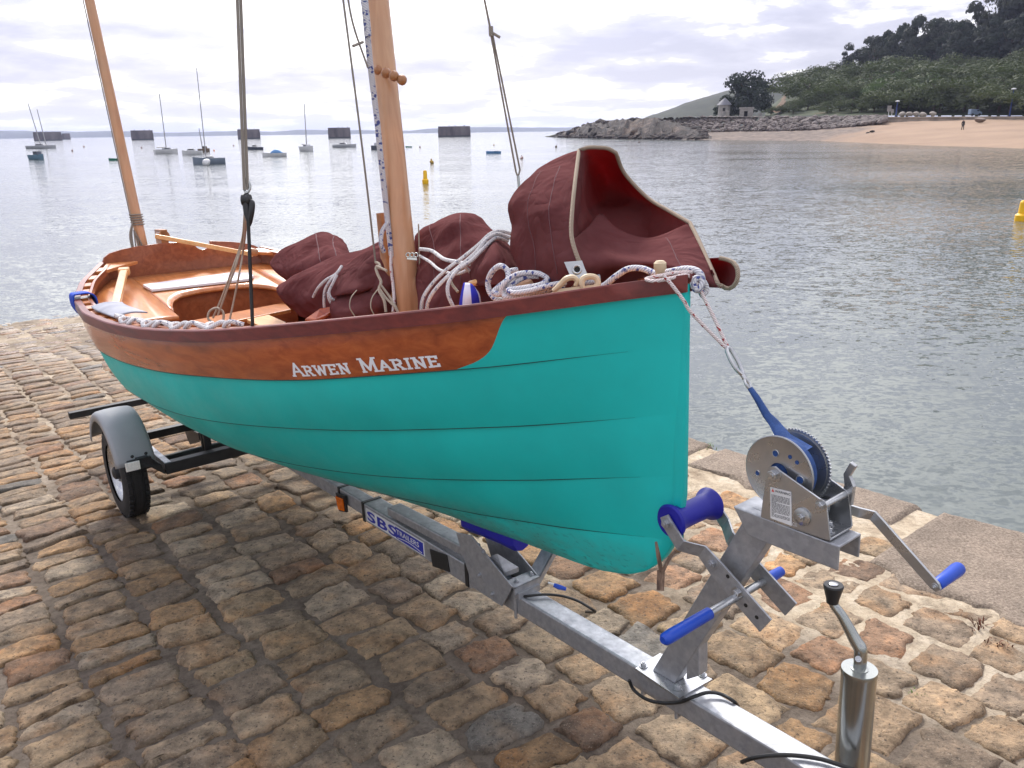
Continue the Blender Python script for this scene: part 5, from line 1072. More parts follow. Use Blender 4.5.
def make_gear():
    # white board on the stern deck
    mb=MB(); P=[(142,287),(152,291.5),(253.5,280.5),(256,275),(230,274)]
    V=[]
    for x,y in ((143,287),(152,292),(250,281),(254,278),(252,275),(230,275)):
        v=None; d=ray(x,y); s=3.3
        for _ in range(30):
            hh=deck_h(s)+.006; p=qh(x,y,hh); s=.5*s+.5*float((p-ORG)@U)
        V.append(p)
    mb.prism(V,W*.016); mb.build('white_board','white_board',smooth=False,bevel=.003,label='long flat white board lying on the varnished stern deck',category='board')
    mb=MB(); a=at(124.5,270,4.62); b=at(115.5,306,4.05); ax=b-a; L=np.linalg.norm(ax); ax/=L; up=W-ax*(ax@W); up/=np.linalg.norm(up); sd=np.cross(ax,up); mb.box((a+b)/2,ax*L/2,up*.016,sd*.021); mb.box(a+ax*.03,ax*.025,up*.02,sd*.03)
    mb.build('wooden_bar','spruce_flat',smooth=False,bevel=.006,label='pale wooden bar propped on the starboard side of the stern deck',category='wood bar')
    # blue padded strap round the gunwale near the stern
    mb=MB(); c0=3.12; pts=[]
    for (o,h) in ((.008,-.075),(.026,-.03),(.024,.02),(-.005,.026),(-.05,.024),(-.075,.0),(-.078,-.06)): pts.append(S(3.30,bs(3.30)+o,hS(3.30)+h))
    C=crom(pts,5); mb.grid([[p+U*w+W*0 for p in C] for w in (-.045,-.042,0,.042,.045)]); mb.build('padded_strap','blue_cloth',ang=60,recalc=False,solid=.008,label='bright blue padded strap wrapped over the starboard gunwale near the stern',category='strap')
    mb=MB(); r=[]
    for i,s in enumerate(np.linspace(2.55,2.98,7)): r.append([S(s,bs(s)-.03-o,hS(s)+.012+.022*math.sin(o*22)*(1-.5*abs(i-3)/3)) for o in np.linspace(0,.14,7)])
    G=upsample(r,3); mb.grid(G); mb.build('grey_cloth','grey_cloth',ang=180,recalc=False,solid=.006,label='crumpled grey cloth tucked along the inside of the starboard rail',category='cloth')
    # white line lying along the rail
    p=[]; 
    for i,s in enumerate(np.linspace(2.55,1.45,46)): p.append(S(s,bs(s)-.035-.022*math.sin(i*1.7)-.01*math.sin(i*.6),hS(s)+.014+.010*math.sin(i*2.3+1)))
    rope('rail_rope','rope_white',p,.0088,n=8,k=4,label='white rope bunched along the top of the starboard rail',category='rope')
    mb=MB(); a=S(1.12,bs(1.12)-.10,hS(1.12)+.03); P=[at(305,322,3.22),at(320,311,3.2),(at(332,309,3.2)),at(338,311,3.2),at(326,318,3.18),at(316,322,3.18)]; mb.prism(P,W*.012); mb.build('oar_blade','varnished_sapele',smooth=False,bevel=.003,label='dark varnished oar blade tip lying on the rail behind the mast',category='oar')
make_bow_sail(); make_mid_sail(); make_aft_sails(); make_ropes(); make_rigging(); make_gear()
# ------------------------------------------------------------------ the bay: land, moored boats, buoys, beach
def make_coast():
    for nm,lab,pts,dist in (('far_coast','',[(-120,132.5),(-20,132),(0,130.2),(30,130.8),(60,131.2),(110,130.8),(150,132),(185,132),(230,130.8),(270,131.5),(300,129.4),(340,130),(380,130.5),(410,131),(425,129.2),(450,126.6),(475,127),(500,126.5),(530,128),(560,127.2),(600,126),(660,125)],4200),):
        mb=MB(); xs=np.linspace(-120,660,160); ys=np.interp(xs,[p[0] for p in pts],[p[1] for p in pts])+fbm(xs*.05,xs*0+2,4)*1.6; G=[]
        for x,y in zip(xs,ys):
            t=far(x,y,dist); b=far(x,hz(x),dist); zt=max(t[2],4); r=lambda dd,z: np.array([b[0]*(1+dd/dist),b[1]*(1+dd/dist),z]); G.append([r(-60,-3),r(0,zt*.75),r(160,zt),r(420,zt*.4)])
        mb.grid(G); mb.build('far_coast','coast_blue',ang=180,recalc=False,kind='structure')
def shore_dist(x):
    y=float(np.interp(x,[540,545,600,650,700,750,800,822,860,912,960,1024,1080,1150,1250],[136.9,137,138.5,139.2,139.7,140.2,140.6,141,142.5,145,146.5,148.5,150,152,155])); p=sea(x,y); return math.hypot(p[0],p[1])
def gpt(x,dist,z): d=ray(x,hz(x)); k=dist/math.hypot(d[0],d[1]); return np.array([d[0]*k,d[1]*k,z])
def zpix(x,y,dist): d=ray(x,y); return CAMZ+d[2]/math.hypot(d[0],d[1])*dist
def make_land():
    # rocky headland with a turf cap
    xs=np.linspace(546,712,230); top=curve([(540,138),(556,134.5),(570,130),(590,123.5),(600,121.2),(640,118.5),(656,117.5),(680,117),(700,116.2),(760,116)],4); mb=MB(); G=[];
    for i,x in enumerate(xs):
        d=shore_dist(x); yt=float(top(x)); zt=max(zpix(x,yt,d+26),.25)*float(np.interp(x,[655,712],[1,.12])); row=[]
        for (dd,f) in ((-3,-.25),(0,0),(2,.16),(4.5,.34),(7,.5),(10,.62),(14,.82),(19,.95),(26,1.0),(40,1.0),(60,.98),(95,.9)):
            n=float(fbm(x*.13+dd*.25,dd*.3+x*.07,5)); n=n+.5*(.12-abs(float(fbm(x*.3,dd*.5+x*.1,3)))); z=zt*f+(n*3.2*min(1,zt/5) if 0<f<=.95 and dd<=20 else n*.5*min(1,zt/5)); row.append(gpt(x+float(fbm(x*.2,dd*.5,3))*6,d+dd*(1 if zt>1 else .5),z if f>0 else -.6))
        G.append(row)
    G=np.array(G); mb.grid(G[:,:9]); mb.build('rocky_headland','headland_rock',ang=35,recalc=False,kind='structure')
    mb=MB(); mb.grid(G[:,8:]+np.array([0,0,.02])); mb.build('headland_turf','turf',ang=180,recalc=False,kind='structure')
    # broken rock along the headland
    mb=MB(); rg=np.random.default_rng(15)
    for i in range(520):
        x=556+150*rg.random()**.8; d=shore_dist(x); t=rg.random()**1.4; y=138.5+(float(top(x))-138.5)*t*1.0; dist=d+1+22*t; s_=rg.uniform(.3,1.1)*(1.5 if rg.random()<.12 else 1)*(d/200)
        mb.blob(gpt(x,dist,max(.1,(zpix(x,y,dist)-.2)*float(np.interp(x,[655,712],[1,.2])))),s_,500+i,.35,1,(1.5,1,.75))
    mb.build('headland_boulders','headland_rock',smooth=False,recalc=False,kind='stuff')
    # hill behind the headland
    mb=MB(); G=[]
    for x in np.linspace(628,860,60):
        y=float(np.interp(x,[628,645,660,680,700,720,740,760,790,830,860],[122,117,112,104,97.5,91.5,87.5,86,88,90,95]))+float(fbm(np.array(x*.12),np.array(3.0),4))*1.8
        z=max(zpix(x,y,620),1); G.append([gpt(x,520,0),gpt(x,560,z*.45),gpt(x,600,z*.85),gpt(x,630,z),gpt(x,700,z*.8)])
    mb.grid(G); mb.build('distant_hill','far_hill_green',ang=180,recalc=False,kind='structure')
    # shingle and beach
    wall=lambda x: float(np.interp(x,[600,690,760,800,840,880,963,1024,1150,1250],[290,240,222,212,204,198,190,180,150,130]))
    wz=lambda x: float(np.interp(x,[600,690,800,880,963,1024,1250],[2.2,2.6,3.0,3.3,3.55,3.3,3.0]))
    for nm,mt,x0,x1 in (('beach','beach_ground',652,1250),):
        mb=MB(); G=[]; pb=[]
        for x in np.linspace(x0,x1,150):
            pb+=[float(np.interp(x-(t*40),[652,770,840,905],[1,.8,.35,-.1])) for t in np.linspace(0,1,16)]
            a,b=shore_dist(x),wall(x); G.append([gpt(x,a-6,-.7)]+[gpt(x,a+(b-a)*t,wz(x)*(t**1.15)*float(np.interp(x,[800,880],[.75,1]))+float(fbm(np.array(x*.08),np.array(t*9.),4))*.28+.02) for t in np.linspace(0,1,14)]+[gpt(x,b+4,wz(x)*.7)])
        mb.grid(G); mb.build(nm,mt,ang=180,recalc=False,kind='structure',colors={'Pebble':np.array(pb)})
    # rubble revetment
    mb=MB(); rg=np.random.default_rng(5)
    for i in range(1150):
        x=rg.uniform(655,884); t=rg.random(); b=wall(x)+float(np.interp(x,[655,700,884],[6,2,0]))
        yb=float(np.interp(x,[655,700,740,780,820,860,884],[133,132,131,130.5,129,125,120.5])); yt=float(np.interp(x,[655,700,884],[118.5,117.4,116.8])); y=yb+(yt-yb)*t; dist=b-7+8*t
        mb.blob(gpt(x,dist,zpix(x,y,dist)),rg.uniform(.35,.85),i,.3,1,(1.25,1,.8))
    mb.build('rubble_revetment','riprap_rock',smooth=False,recalc=False,kind='stuff')
    # sea wall and promenade
    xs=np.linspace(868,1250,90); mb=MB(); G=[]
    for x in xs:
        b=wall(x); z=wz(x); zt=zpix(x,float(np.interp(x,[868,1024,1250],[117.3,116.6,116])),b); G.append([gpt(x,b-.5,z-.8),gpt(x,b,zt-.25),gpt(x,b-.15,zt-.25),gpt(x,b-.15,zt),gpt(x,b+.6,zt)])
    mb.grid(G); mb.build('sea_wall','wall_stone',smooth=False,recalc=False,label='long low stone sea wall at the back of the sandy beach',category='wall')
    mb=MB(); G=[[gpt(x,wall(x)+.6,zpix(x,float(np.interp(x,[640,868,1024,1250],[116.6,117.3,116.6,116])),wall(x))-.02),gpt(x,wall(x)+14,zpix(x,float(np.interp(x,[640,868,1024,1250],[116.4,116.4,115.7,115])),wall(x)+6))] for x in np.linspace(640,1250,80)]
    mb.grid(G); mb.build('promenade','pavement_pale',ang=180,recalc=False,kind='structure')
    # wooded hill
    mb=MB(); G=[]
    for x in np.linspace(764,1290,110):
        b=wall(x)+10; row=[]
        y1=crest(x)
        for t in np.linspace(0,1,16):
            dist=b+t*130; y=115.6+(y1-115.6)*(1-(1-t)**1.5); row.append(gpt(x,dist,zpix(x,y,dist)+float(fbm(np.array(x*.05),np.array(t*5.),4))*3*min(1,t*5)))
        row.append(gpt(x,b+200,zpix(x,y1,b+130)*.9)); G.append(row)
    mb.grid(G); mb.build('hillside','hill_ground',ang=180,recalc=False,kind='structure')
    return wall,wz
def crest(x): return float(np.interp(x,[764,770,782,800,820,840,860,880,920,960,1024,1100,1290],[115,106,94,83,77,72,69,67,65,62,57,51,44]))
# ---- foliage
def crown_mesh(seed,n,leaf,shape,flat=.75):
    rg=np.random.default_rng(seed); V=[];Fs=[]
    lobes=[(rg.normal(0,.42,3)*np.array([1,1,.35])+np.array([0,0,.36]),rg.uniform(.30,.55)) for _ in range(10)] if shape=='bush' else \
          [(np.array([math.cos(a)*rr,math.sin(a)*rr,h]),r) for a,rr,h,r in [(rg.uniform(0,6.3),rg.uniform(.25,.95)*(1.12-.75*h),h,rg.uniform(.24,.36)) for h in np.linspace(.18,.88,22)]] if shape=='bigpine' else \
          [(np.array([rg.normal(0,.30),rg.normal(0,.30),.08+.92*k/9]),(.50-.30*k/9)*rg.uniform(.8,1.2)) for k in range(10)] if shape=='tall' else \
          [(np.array([math.cos(a)*rr,math.sin(a)*rr,h]),r) for a,rr,h,r in [(rg.uniform(0,6.3),rg.uniform(.15,.7),rg.uniform(.35,1.0),rg.uniform(.16,.34)) for _ in range(13)]]
    for i in range(n):
        c,r=lobes[rg.integers(len(lobes))]; d=rg.normal(size=3); d/=np.linalg.norm(d)
        if d[2]<-.25: d[2]*=-.4
        p=c+d*r*(1-.35*rg.random()**2)*np.array([1,1,flat]); p[2]=max(p[2],.0)
        nn=d+rg.normal(0,.28,3); nn/=np.linalg.norm(nn); a=np.cross(nn,[.3,.2,1]); a/=np.linalg.norm(a)+1e-9; b=np.cross(nn,a); l=leaf*rg.uniform(.6,1.5); o=len(V)
        V+= [p+a*l,p+b*l*.7,p-a*l,p-b*l*.7+nn*l*.3]; Fs.append((o,o+1,o+2,o+3))
    return V,Fs
def plant_kind(name,kind,leafmat,seed,n,leaf,shape,label,cat,group,trunk):
    root=bpy.data.objects.new(name,None); COL.objects.link(root); WORG[root.name]=np.zeros(3); root['label']=label; root['category']=cat; root['group']=group
    mb=MB(); mb.V,mb.Fc=[tuple(v) for v in crown_mesh(seed,n,leaf,shape)[0]],crown_mesh(seed,n,leaf,shape)[1]; mb.MI=[0]*len(mb.Fc); mb.UV=[(0,0)]*len(mb.V)
    mb.build('crown',leafmat,root,smooth=False,recalc=False,origin=(0,0,0))
    mb=MB(); mb.ring_tube(crom([(0,0,-.25),(.02,0,.15),(-.02,.03,.45),(.03,0,.8)],4),[.05,.045,.03,.015],7)
    for k in range(4): a=k*1.6+seed; mb.ring_tube([(0,0,.25+.08*k),(.2*math.cos(a),.2*math.sin(a),.45+.08*k),(.36*math.cos(a),.36*math.sin(a),.62+.07*k)],[.02,.014,.006],5)
    mb.build('trunk','bark',root,recalc=False,origin=(0,0,0))
    return root
def make_plants(wall):
    rg=np.random.default_rng(21)
    def terr(x,t):
        b=wall(x)+10; y1=crest(x); dist=b+t*130; y=115.6+(y1-115.6)*(1-(1-t)**1.5); return gpt(x,dist,zpix(x,y,dist))
    protos={}
    def put(key,make,x,t,sc,lab=None,dz=0,sx=1.0):
        p=terr(x,t)+np.array([0,0,dz]); rz=rg.uniform(0,6.28); s=(sc*sx,sc*sx,sc)
        if key not in protos:
            protos[key]=make(); o=protos[key]; o.location=Vector(p); o.rotation_euler[2]=rz; o.scale=s
        else: o=copy_thing(protos[key],p,rz,s)
        if lab: o['label']=lab
        return o
    LO=('olive green rounded bush in the scrub covering the wooded hillside','bush','olive bushes on the hillside')
    LB_=('lighter green bush in the scrub above the sandy beach','bush','light green bushes above the beach')
    LD=('dark conifer in the belt of trees along the hilltop','tree','dark trees along the hilltop')
    def mk(k,lm,sd,n,lf,shp,L): return lambda: plant_kind('bush' if L[1]=='bush' else 'conifer_tree',k,lm,sd,n,lf,shp,*L,True)
    # hedge row along the promenade, then scrub, then dark trees
    for i,x in enumerate(np.linspace(893,1140,22)): put('o%d'%(i%3),mk('b','leaf_olive',1+i%3,2600,.034,'bush',LO),x+rg.uniform(-3,3),.03+rg.uniform(0,.04),rg.uniform(5.8,7.4),sx=.95)
    for i in range(84):
        x=rg.uniform(792,1150); t=rg.uniform(.10,.62)
        if x<835: t=rg.uniform(.25,.75)
        k=i%7
        if k in (0,4): put('l%d'%(i%2),mk('b','leaf_bright',11+i%2,2600,.034,'bush',LB_),x,t,rg.uniform(4.5,6.5))
        else: put('o%d'%(i%3),mk('b','leaf_olive',1+i%3,2600,.034,'bush',LO),x,t,rg.uniform(5,7.5),sx=rg.uniform(1,1.5))
    for i,(x,t,s) in enumerate([(795,.75,3.6),(806,.8,4.2),(818,.85,4.5),(800,.35,5),(815,.5,5.5),(830,.9,5),(806,.12,4),(779,.06,2.4),(787,.10,2.8),(797,.10,3.2),(770,.04,2.2),(822,.2,5),(838,.08,3.6),(850,.05,3.2),(860,.06,3.6),(872,.05,3.8),(792,.05,3.2),(826,.04,2.6)]):
        put('o%d'%(i%3),mk('b','leaf_olive',1+i%3,2600,.034,'bush',LO),x,t,s)
    for i,x in enumerate(np.concatenate([np.linspace(842,1150,34),np.linspace(862,1150,26)])):
        x=x+rg.uniform(-4,4); back=i<34; put('d%d'%(i%3),mk('c','leaf_dark' if i%3 else 'leaf_pine',31+i%3,2200,.036,'tall' if i%3!=1 else 'pine',LD),x,.98 if back else .84,(rg.uniform(13,18) if back else rg.uniform(11,14))*float(np.interp(x,[840,872,960,1024,1100],[.55,.85,.95,1.15,1.2])),dz=-1.6,sx=.7)
    for x,s in ((978,20),(992,24),(1008,26),(1024,27)):
        put('a',lambda: plant_kind('tall_tree','a','leaf_airy',51,900,.036,'pine','tall airy tree rising above the dark hilltop belt','tree','tall airy trees on the hilltop',True),x,.97,s,sx=.36)
    # big pine by the hut
    pr=plant_kind('pine_tree','p','leaf_pine',61,4200,.036,'bigpine','large dark pine spreading beside the white hut on the headland','tree','pine',True)
    del pr['group']; d=250; pr.location=Vector(gpt(746,d,zpix(746,119,d))); pr.scale=(8.6,8.6,11.6); pr.rotation_euler[2]=.6
    o=copy_thing(pr,gpt(727,d+6,zpix(727,119.5,d+6)),2.2,(4.6,4.6,6.2),'small dark pine left of the large pine, over the round house')
    # bare earth scar of the cliff
    mb=MB(); G=[]
    for t in np.linspace(.02,.8,9):
        b=[]
        for k in np.linspace(0,1,5): p=terr(768+t*17+k*(9+3*math.sin(t*7))*(1-.5*t),t); b.append(p+np.array([0,-.6,.55+.5*rg.random()]))
        G.append(b)
    mb.grid(G); mb.build('earth_scar','bare_earth',ang=180,recalc=False,kind='structure')
def make_shore_things(wall,wz):
    d=238
    def bx(mb,x0,x1,y0,y1,dist,thick,mi=0):
        a=gpt(x0,dist,0);b=gpt(x1,dist,0); z0,z1=zpix((x0+x1)/2,y1,dist),zpix((x0+x1)/2,y0,dist); r=b-a; n=np.array([-r[1],r[0],0]); n/=np.linalg.norm(n); n=n if n[1]>0 else -n
        c=(a+b)/2+n*thick/2; c[2]=(z0+z1)/2; mb.box(c,r/2,n*thick/2,np.array([0,0,(z1-z0)/2]),mi); return c,n
    h=empty('hut',gpt(745,d,zpix(745,118,d)),'small flat roofed white hut with dark doorway under the large pine','hut')
    mb=MB(); bx(mb,738.5,743.0,108.6,118,d,3); bx(mb,746.5,752,108.6,118,d,3); bx(mb,742.5,747,108.6,111,d,3); bx(mb,742.5,747,108.6,118,d+2,.4); mb.build('wall','hut_white',h,smooth=False)
    mb=MB(); bx(mb,737.8,752.8,107.2,108.7,d-.2,3.4); mb.build('roof','hut_white',h,smooth=False)
    mb=MB(); bx(mb,743,746.5,111,118,d+1.6,.2); mb.build('door','dark_opening',h,smooth=False)
    r=empty('round_house',gpt(723,d+8,zpix(723,118,d+8)),'grey round house with pointed roof left of the white hut','house')
    c=gpt(723,d+8,0); z0,z1,z2=zpix(723,118,d+8),zpix(723,105,d+8),zpix(723,97.5,d+8)
    mb=MB(); mb.lathe((c[0],c[1],z0),(0,0,1),[(0,1.7),(z1-z0,1.65)],18); mb.build('wall','hut_white',r)
    mb=MB(); mb.lathe((c[0],c[1],z1-.05),(0,0,1),[(0,2.1),((z2-z1)*.6,1.0),(z2-z1,.05)],18); mb.build('roof','slate_roof',r)
    mb=MB(); bx(mb,721.5,724,108,111,d+8-1.75,.15); mb.build('window','dark_opening',r,smooth=False)
    for x0,x1,y0,l in ((725.3,728.3,110.6,'narrow white pillar between the round house and the white hut'),(757.3,761,113,'low pale block right of the white hut')):
        mb=MB(); bx(mb,x0,x1,y0,118,d-1,.9); mb.build('pillar' if x0<740 else 'concrete_block','hut_white',smooth=False,bevel=.05,label=l,category='pillar' if x0<740 else 'block')
    # lamp posts, signs, boulders, bench, block and walker
    for x,yt,l in ((1008,90,'blue lamp post with pale head at the right end of the promenade'),(894.5,102,'short blue lamp post left of the five pale boulders')):
        dd=wall(x)+3; z0=zpix(x,116.5,dd); z1=zpix(x,yt,dd); g=gpt(x,dd,z0); e=empty('street_lamp',g,l,'street lamp')
        mb=MB(); mb.ring_tube([g,g+np.array([0,0,(z1-z0)])],[.14,.08],10); mb.build('post','post_blue',e)
        mb=MB(); mb.lathe(g+np.array([0,0,z1-z0]),(0,0,1),[(0,.1),(.08,.45),(.22,.42),(.32,.12)],14); mb.build('lamp_head','boat_white',e)
    for x,yt,w,l in ((887,105.5,.75,'taller white notice board on the promenade'),(890.3,109,.5,'shorter white notice board beside the taller one')):
        dd=wall(x)+2; z0=zpix(x,116.5,dd); z1=zpix(x,yt,dd); g=gpt(x,dd,z0); e=empty('notice_board',g,l,'sign')
        mb=MB(); mb.cyl(g,g+np.array([0,0,(z1-z0)*.9]),.07); mb.build('post','boat_white',e)
        mb=MB(); mb.box(g+np.array([0,-.1,(z1-z0)*.72]),np.array([w*.6,0,0]),np.array([0,.04,0]),np.array([0,0,(z1-z0)*.27])); mb.build('panel','hut_white',e,smooth=False)
    for i,x in enumerate((901,908,914.5,922,931)):
        dd=wall(x)+1.5; g=gpt(x,dd,zpix(x,116.0,dd)); mb=MB(); mb.blob(g+np.array([0,0,.35]),.75,90+i,.3,2,(1.1,1,.75)); mb.build('boulder','pavement_pale',smooth=False,label='pale boulder in the row of five along the promenade edge',category='boulder',group='boulders along the promenade')
    x=974.5; dd=wall(x)+3; g=gpt(x,dd,zpix(x,116,dd)); e=empty('van',g,'small blue grey van parked on the promenade','van')
    mb=MB(); mb.prism([g+np.array([a,0,b]) for a,b in ((-1.1,.3),(1.15,.3),(1.15,.75),(.75,.85),(.45,1.25),(-1.1,1.3))],np.array([0,1.1,0])); mb.build('body','van_blue',e,smooth=False,bevel=.05)
    for a in (-.7,.7):
        mb=MB(); mb.lathe(g+np.array([a,-.02,.25]),(0,1,0),[(0,.26),(.2,.26)],14); mb.build('wheel','rubber',e)
    mb=MB(); mb.box(g+np.array([.3,-.01,1.02]),np.array([.22,0,0]),np.array([0,.01,0]),np.array([0,0,.14])); mb.build('window','window_dark',e,smooth=False)
    x=979; dd=176; g=gpt(x,dd,zpix(x,122,dd)); mb=MB(); mb.blob(g+np.array([0,0,.4]),.9,77,.2,2,(1.2,1,.6)); mb.build('boulder','boat_brown',smooth=False,label='single brown boulder at the top of the sand below the van',category='boulder')
    make_person()
    for i,(x,y,s) in enumerate([(868.5,133,.35),(873,131.5,.4),(822,141.2,.5),(860,136,.3),(842,139,.35)]): 
        dd=shore_dist(x)+(3 if y>139 else 25); mb=MB(); mb.blob(gpt(x,dd,zpix(x,y,dd)),s,200+i,.3,2,(1.3,1,.6)); mb.build('shore_rock','headland_rock',smooth=False,label='dark rock lying on the sand at the left end of the beach',category='rock',group='rocks at the left end of the beach')
def make_person():
    dd=158; x=963; z0=zpix(x,130.6,dd); g=gpt(x,dd,z0); H=1.72
    p=empty('person',g,'person in dark clothes walking on the sand','person')
    me=bpy.data.meshes.new('body'); J={'pel':(0,0,.52),'sp':(0,0,.66),'ch':(0,-.01,.79),'nk':(0,0,.86),'hd':(0,0,.91),'tp':(0,0,.985),'hl':(.05,0,.50),'kl':(.06,-.07,.28),'fl':(.06,-.02,.02),'tl':(.06,-.10,.01),'hr':(-.05,0,.50),'kr':(-.05,.03,.28),'fr':(-.05,.12,.03),'tr':(-.05,.05,.01),'sl':(.105,0,.82),'el':(.14,.03,.64),'wl':(.15,-.03,.47),'sr':(-.105,0,.82),'er':(-.14,.02,.64),'wr':(-.15,-.05,.48)}
    rad={'pel':.075,'sp':.07,'ch':.08,'nk':.035,'hd':.058,'tp':.035,'hl':.06,'kl':.042,'fl':.03,'tl':.025,'hr':.06,'kr':.042,'fr':.03,'tr':.025,'sl':.045,'el':.033,'wl':.025,'sr':.045,'er':.033,'wr':.025}
    E=[('pel','sp'),('sp','ch'),('ch','nk'),('nk','hd'),('hd','tp'),('pel','hl'),('hl','kl'),('kl','fl'),('fl','tl'),('pel','hr'),('hr','kr'),('kr','fr'),('fr','tr'),('ch','sl'),('sl','el'),('el','wl'),('ch','sr'),('sr','er'),('er','wr')]
    K=list(J); me.from_pydata([tuple(c*H for c in J[k]) for k in K],[(K.index(a),K.index(b)) for a,b in E],[]); me.materials.append(MATS['cloth_black'])
    o=bpy.data.objects.new('body',me); COL.objects.link(o); o.parent=p; sk=o.modifiers.new('skin','SKIN')
    for i,k in enumerate(K): me.skin_vertices[0].data[i].radius=(rad[k]*H,rad[k]*H)
    me.skin_vertices[0].data[0].use_root=True; o.modifiers.new('sub','SUBSURF').render_levels=1
    mb=MB(); mb.blob(g+np.array([0,-.04,.925*H]),.105,4,.0,2,(1,.8,1.1)); mb.build('head','skin',p)
    mb=MB(); mb.blob(g+np.array([0,.02,.95*H]),.118,4,.0,2,(1,1,.95)); mb.build('hair','cloth_black',p)
# ---- craft
def hull_mb(L,B,Hb,tr=.75,sheer=.25):
    mb=MB(); G=[]
    for t in np.linspace(0,1,13):
        b=B/2*(min(1,1.15*math.sin(min(t*1.9,math.pi/2)))*(1-(1-tr)*max(0,(t-.5)/.5)**2)) if t>0 else .01; h=Hb*(1+sheer*(1-t)**2); x=L*(t-.5)*1.0-L*.06*(1-t)**3
        G.append([(x,b*k,hh) for k,hh in ((1,h),(.97,h*.6),(.82,h*.15),(.5,-.15),(-.5,-.15),(-.82,h*.15),(-.97,h*.6),(-1,h))])
    mb.grid(G); mb.add([g for g in G[-1]],[tuple(range(8))]); mb.add([p for g in G for p in (g[0],g[-1])],[(2*i,2*i+1,2*i+3,2*i+2) for i in range(12)]); return mb
def craft(name,x,y,px,rot,hullm,label,cat,cabin=None,cabm='boat_white',mast=None,lean=0,H=.14,boot=None,extra=None,B=.34):
    p=sea(x,y); sc=depth(p)/800; L=px*sc/max(.45,abs(math.cos(rot))); e=empty(name,(p[0],p[1],0),label,cat); cr,sr=math.cos(rot),math.sin(rot)
    T=lambda V: [(p[0]+cr*v[0]-sr*v[1],p[1]+sr*v[0]+cr*v[1],v[2]) for v in V]
    def put(mb,nm,mat,**k): mb.V=T(mb.V); return mb.build(nm,mat,e,**k)
    put(hull_mb(L,L*B,L*H),'hull',hullm,ang=40)
    mb=hull_mb(L*1.005,L*B*1.02,L*H*1.03); mb2=MB(); mb2.grid([[(L*1.004*(t-.5),L*B*.505*k*min(1,1.15*math.sin(min(t*1.9,1.57))),z) for k,z in ((1,L*H*1.0),(1.02,L*H*1.06))] for t in np.linspace(.03,1,8)]); mb2.grid([[(L*1.004*(t-.5),-L*B*.505*k*min(1,1.15*math.sin(min(t*1.9,1.57))),z) for k,z in ((1,L*H*1.0),(1.02,L*H*1.06))] for t in np.linspace(.03,1,8)]); put(mb2,'gunwale','boat_white' if hullm!='boat_white' else 'boat_grey',smooth=False)
    if cabin:
        a,b,h=cabin; mb=MB(); mb.prism([(L*a,-L*B*.3,L*H*.95),(L*b,-L*B*.3,L*H*.95),(L*(b-.02),-L*B*.3,L*(H+h)),(L*(a+.06),-L*B*.3,L*(H+h))],(0,L*B*.6,0)); put(mb,'cabin',cabm,smooth=False,bevel=L*.006)
        mb=MB()
        for sd in (-1,1): mb.box((L*(a+b)/2+.02*L,sd*L*B*.302,L*(H+h*.62)),(L*(b-a)*.3,0,0),(0,L*.003,0),(0,0,L*h*.18))
        put(mb,'window','window_dark',smooth=False)
    if mast:
        for mx,top,bx in mast:
            tp=at(top[0],top[1],depth(p)); f=np.array([p[0]+cr*L*bx,p[1]+sr*L*bx,L*H*.8]); mb=MB(); mb.ring_tube([f,tp],[sc*.55,sc*.4],6); mb.build('mast','mast_alloy',e)
            if mx:
                v=np.array([cr*L*.42,sr*L*.42,0]); mb=MB(); k=f+np.array([0,0,L*.13]); mb.ring_tube([k,k+v],[sc*.5,sc*.5],6); mb.build('boom','mast_alloy',e)
    if extra: extra(e,p,L,T,B,H)
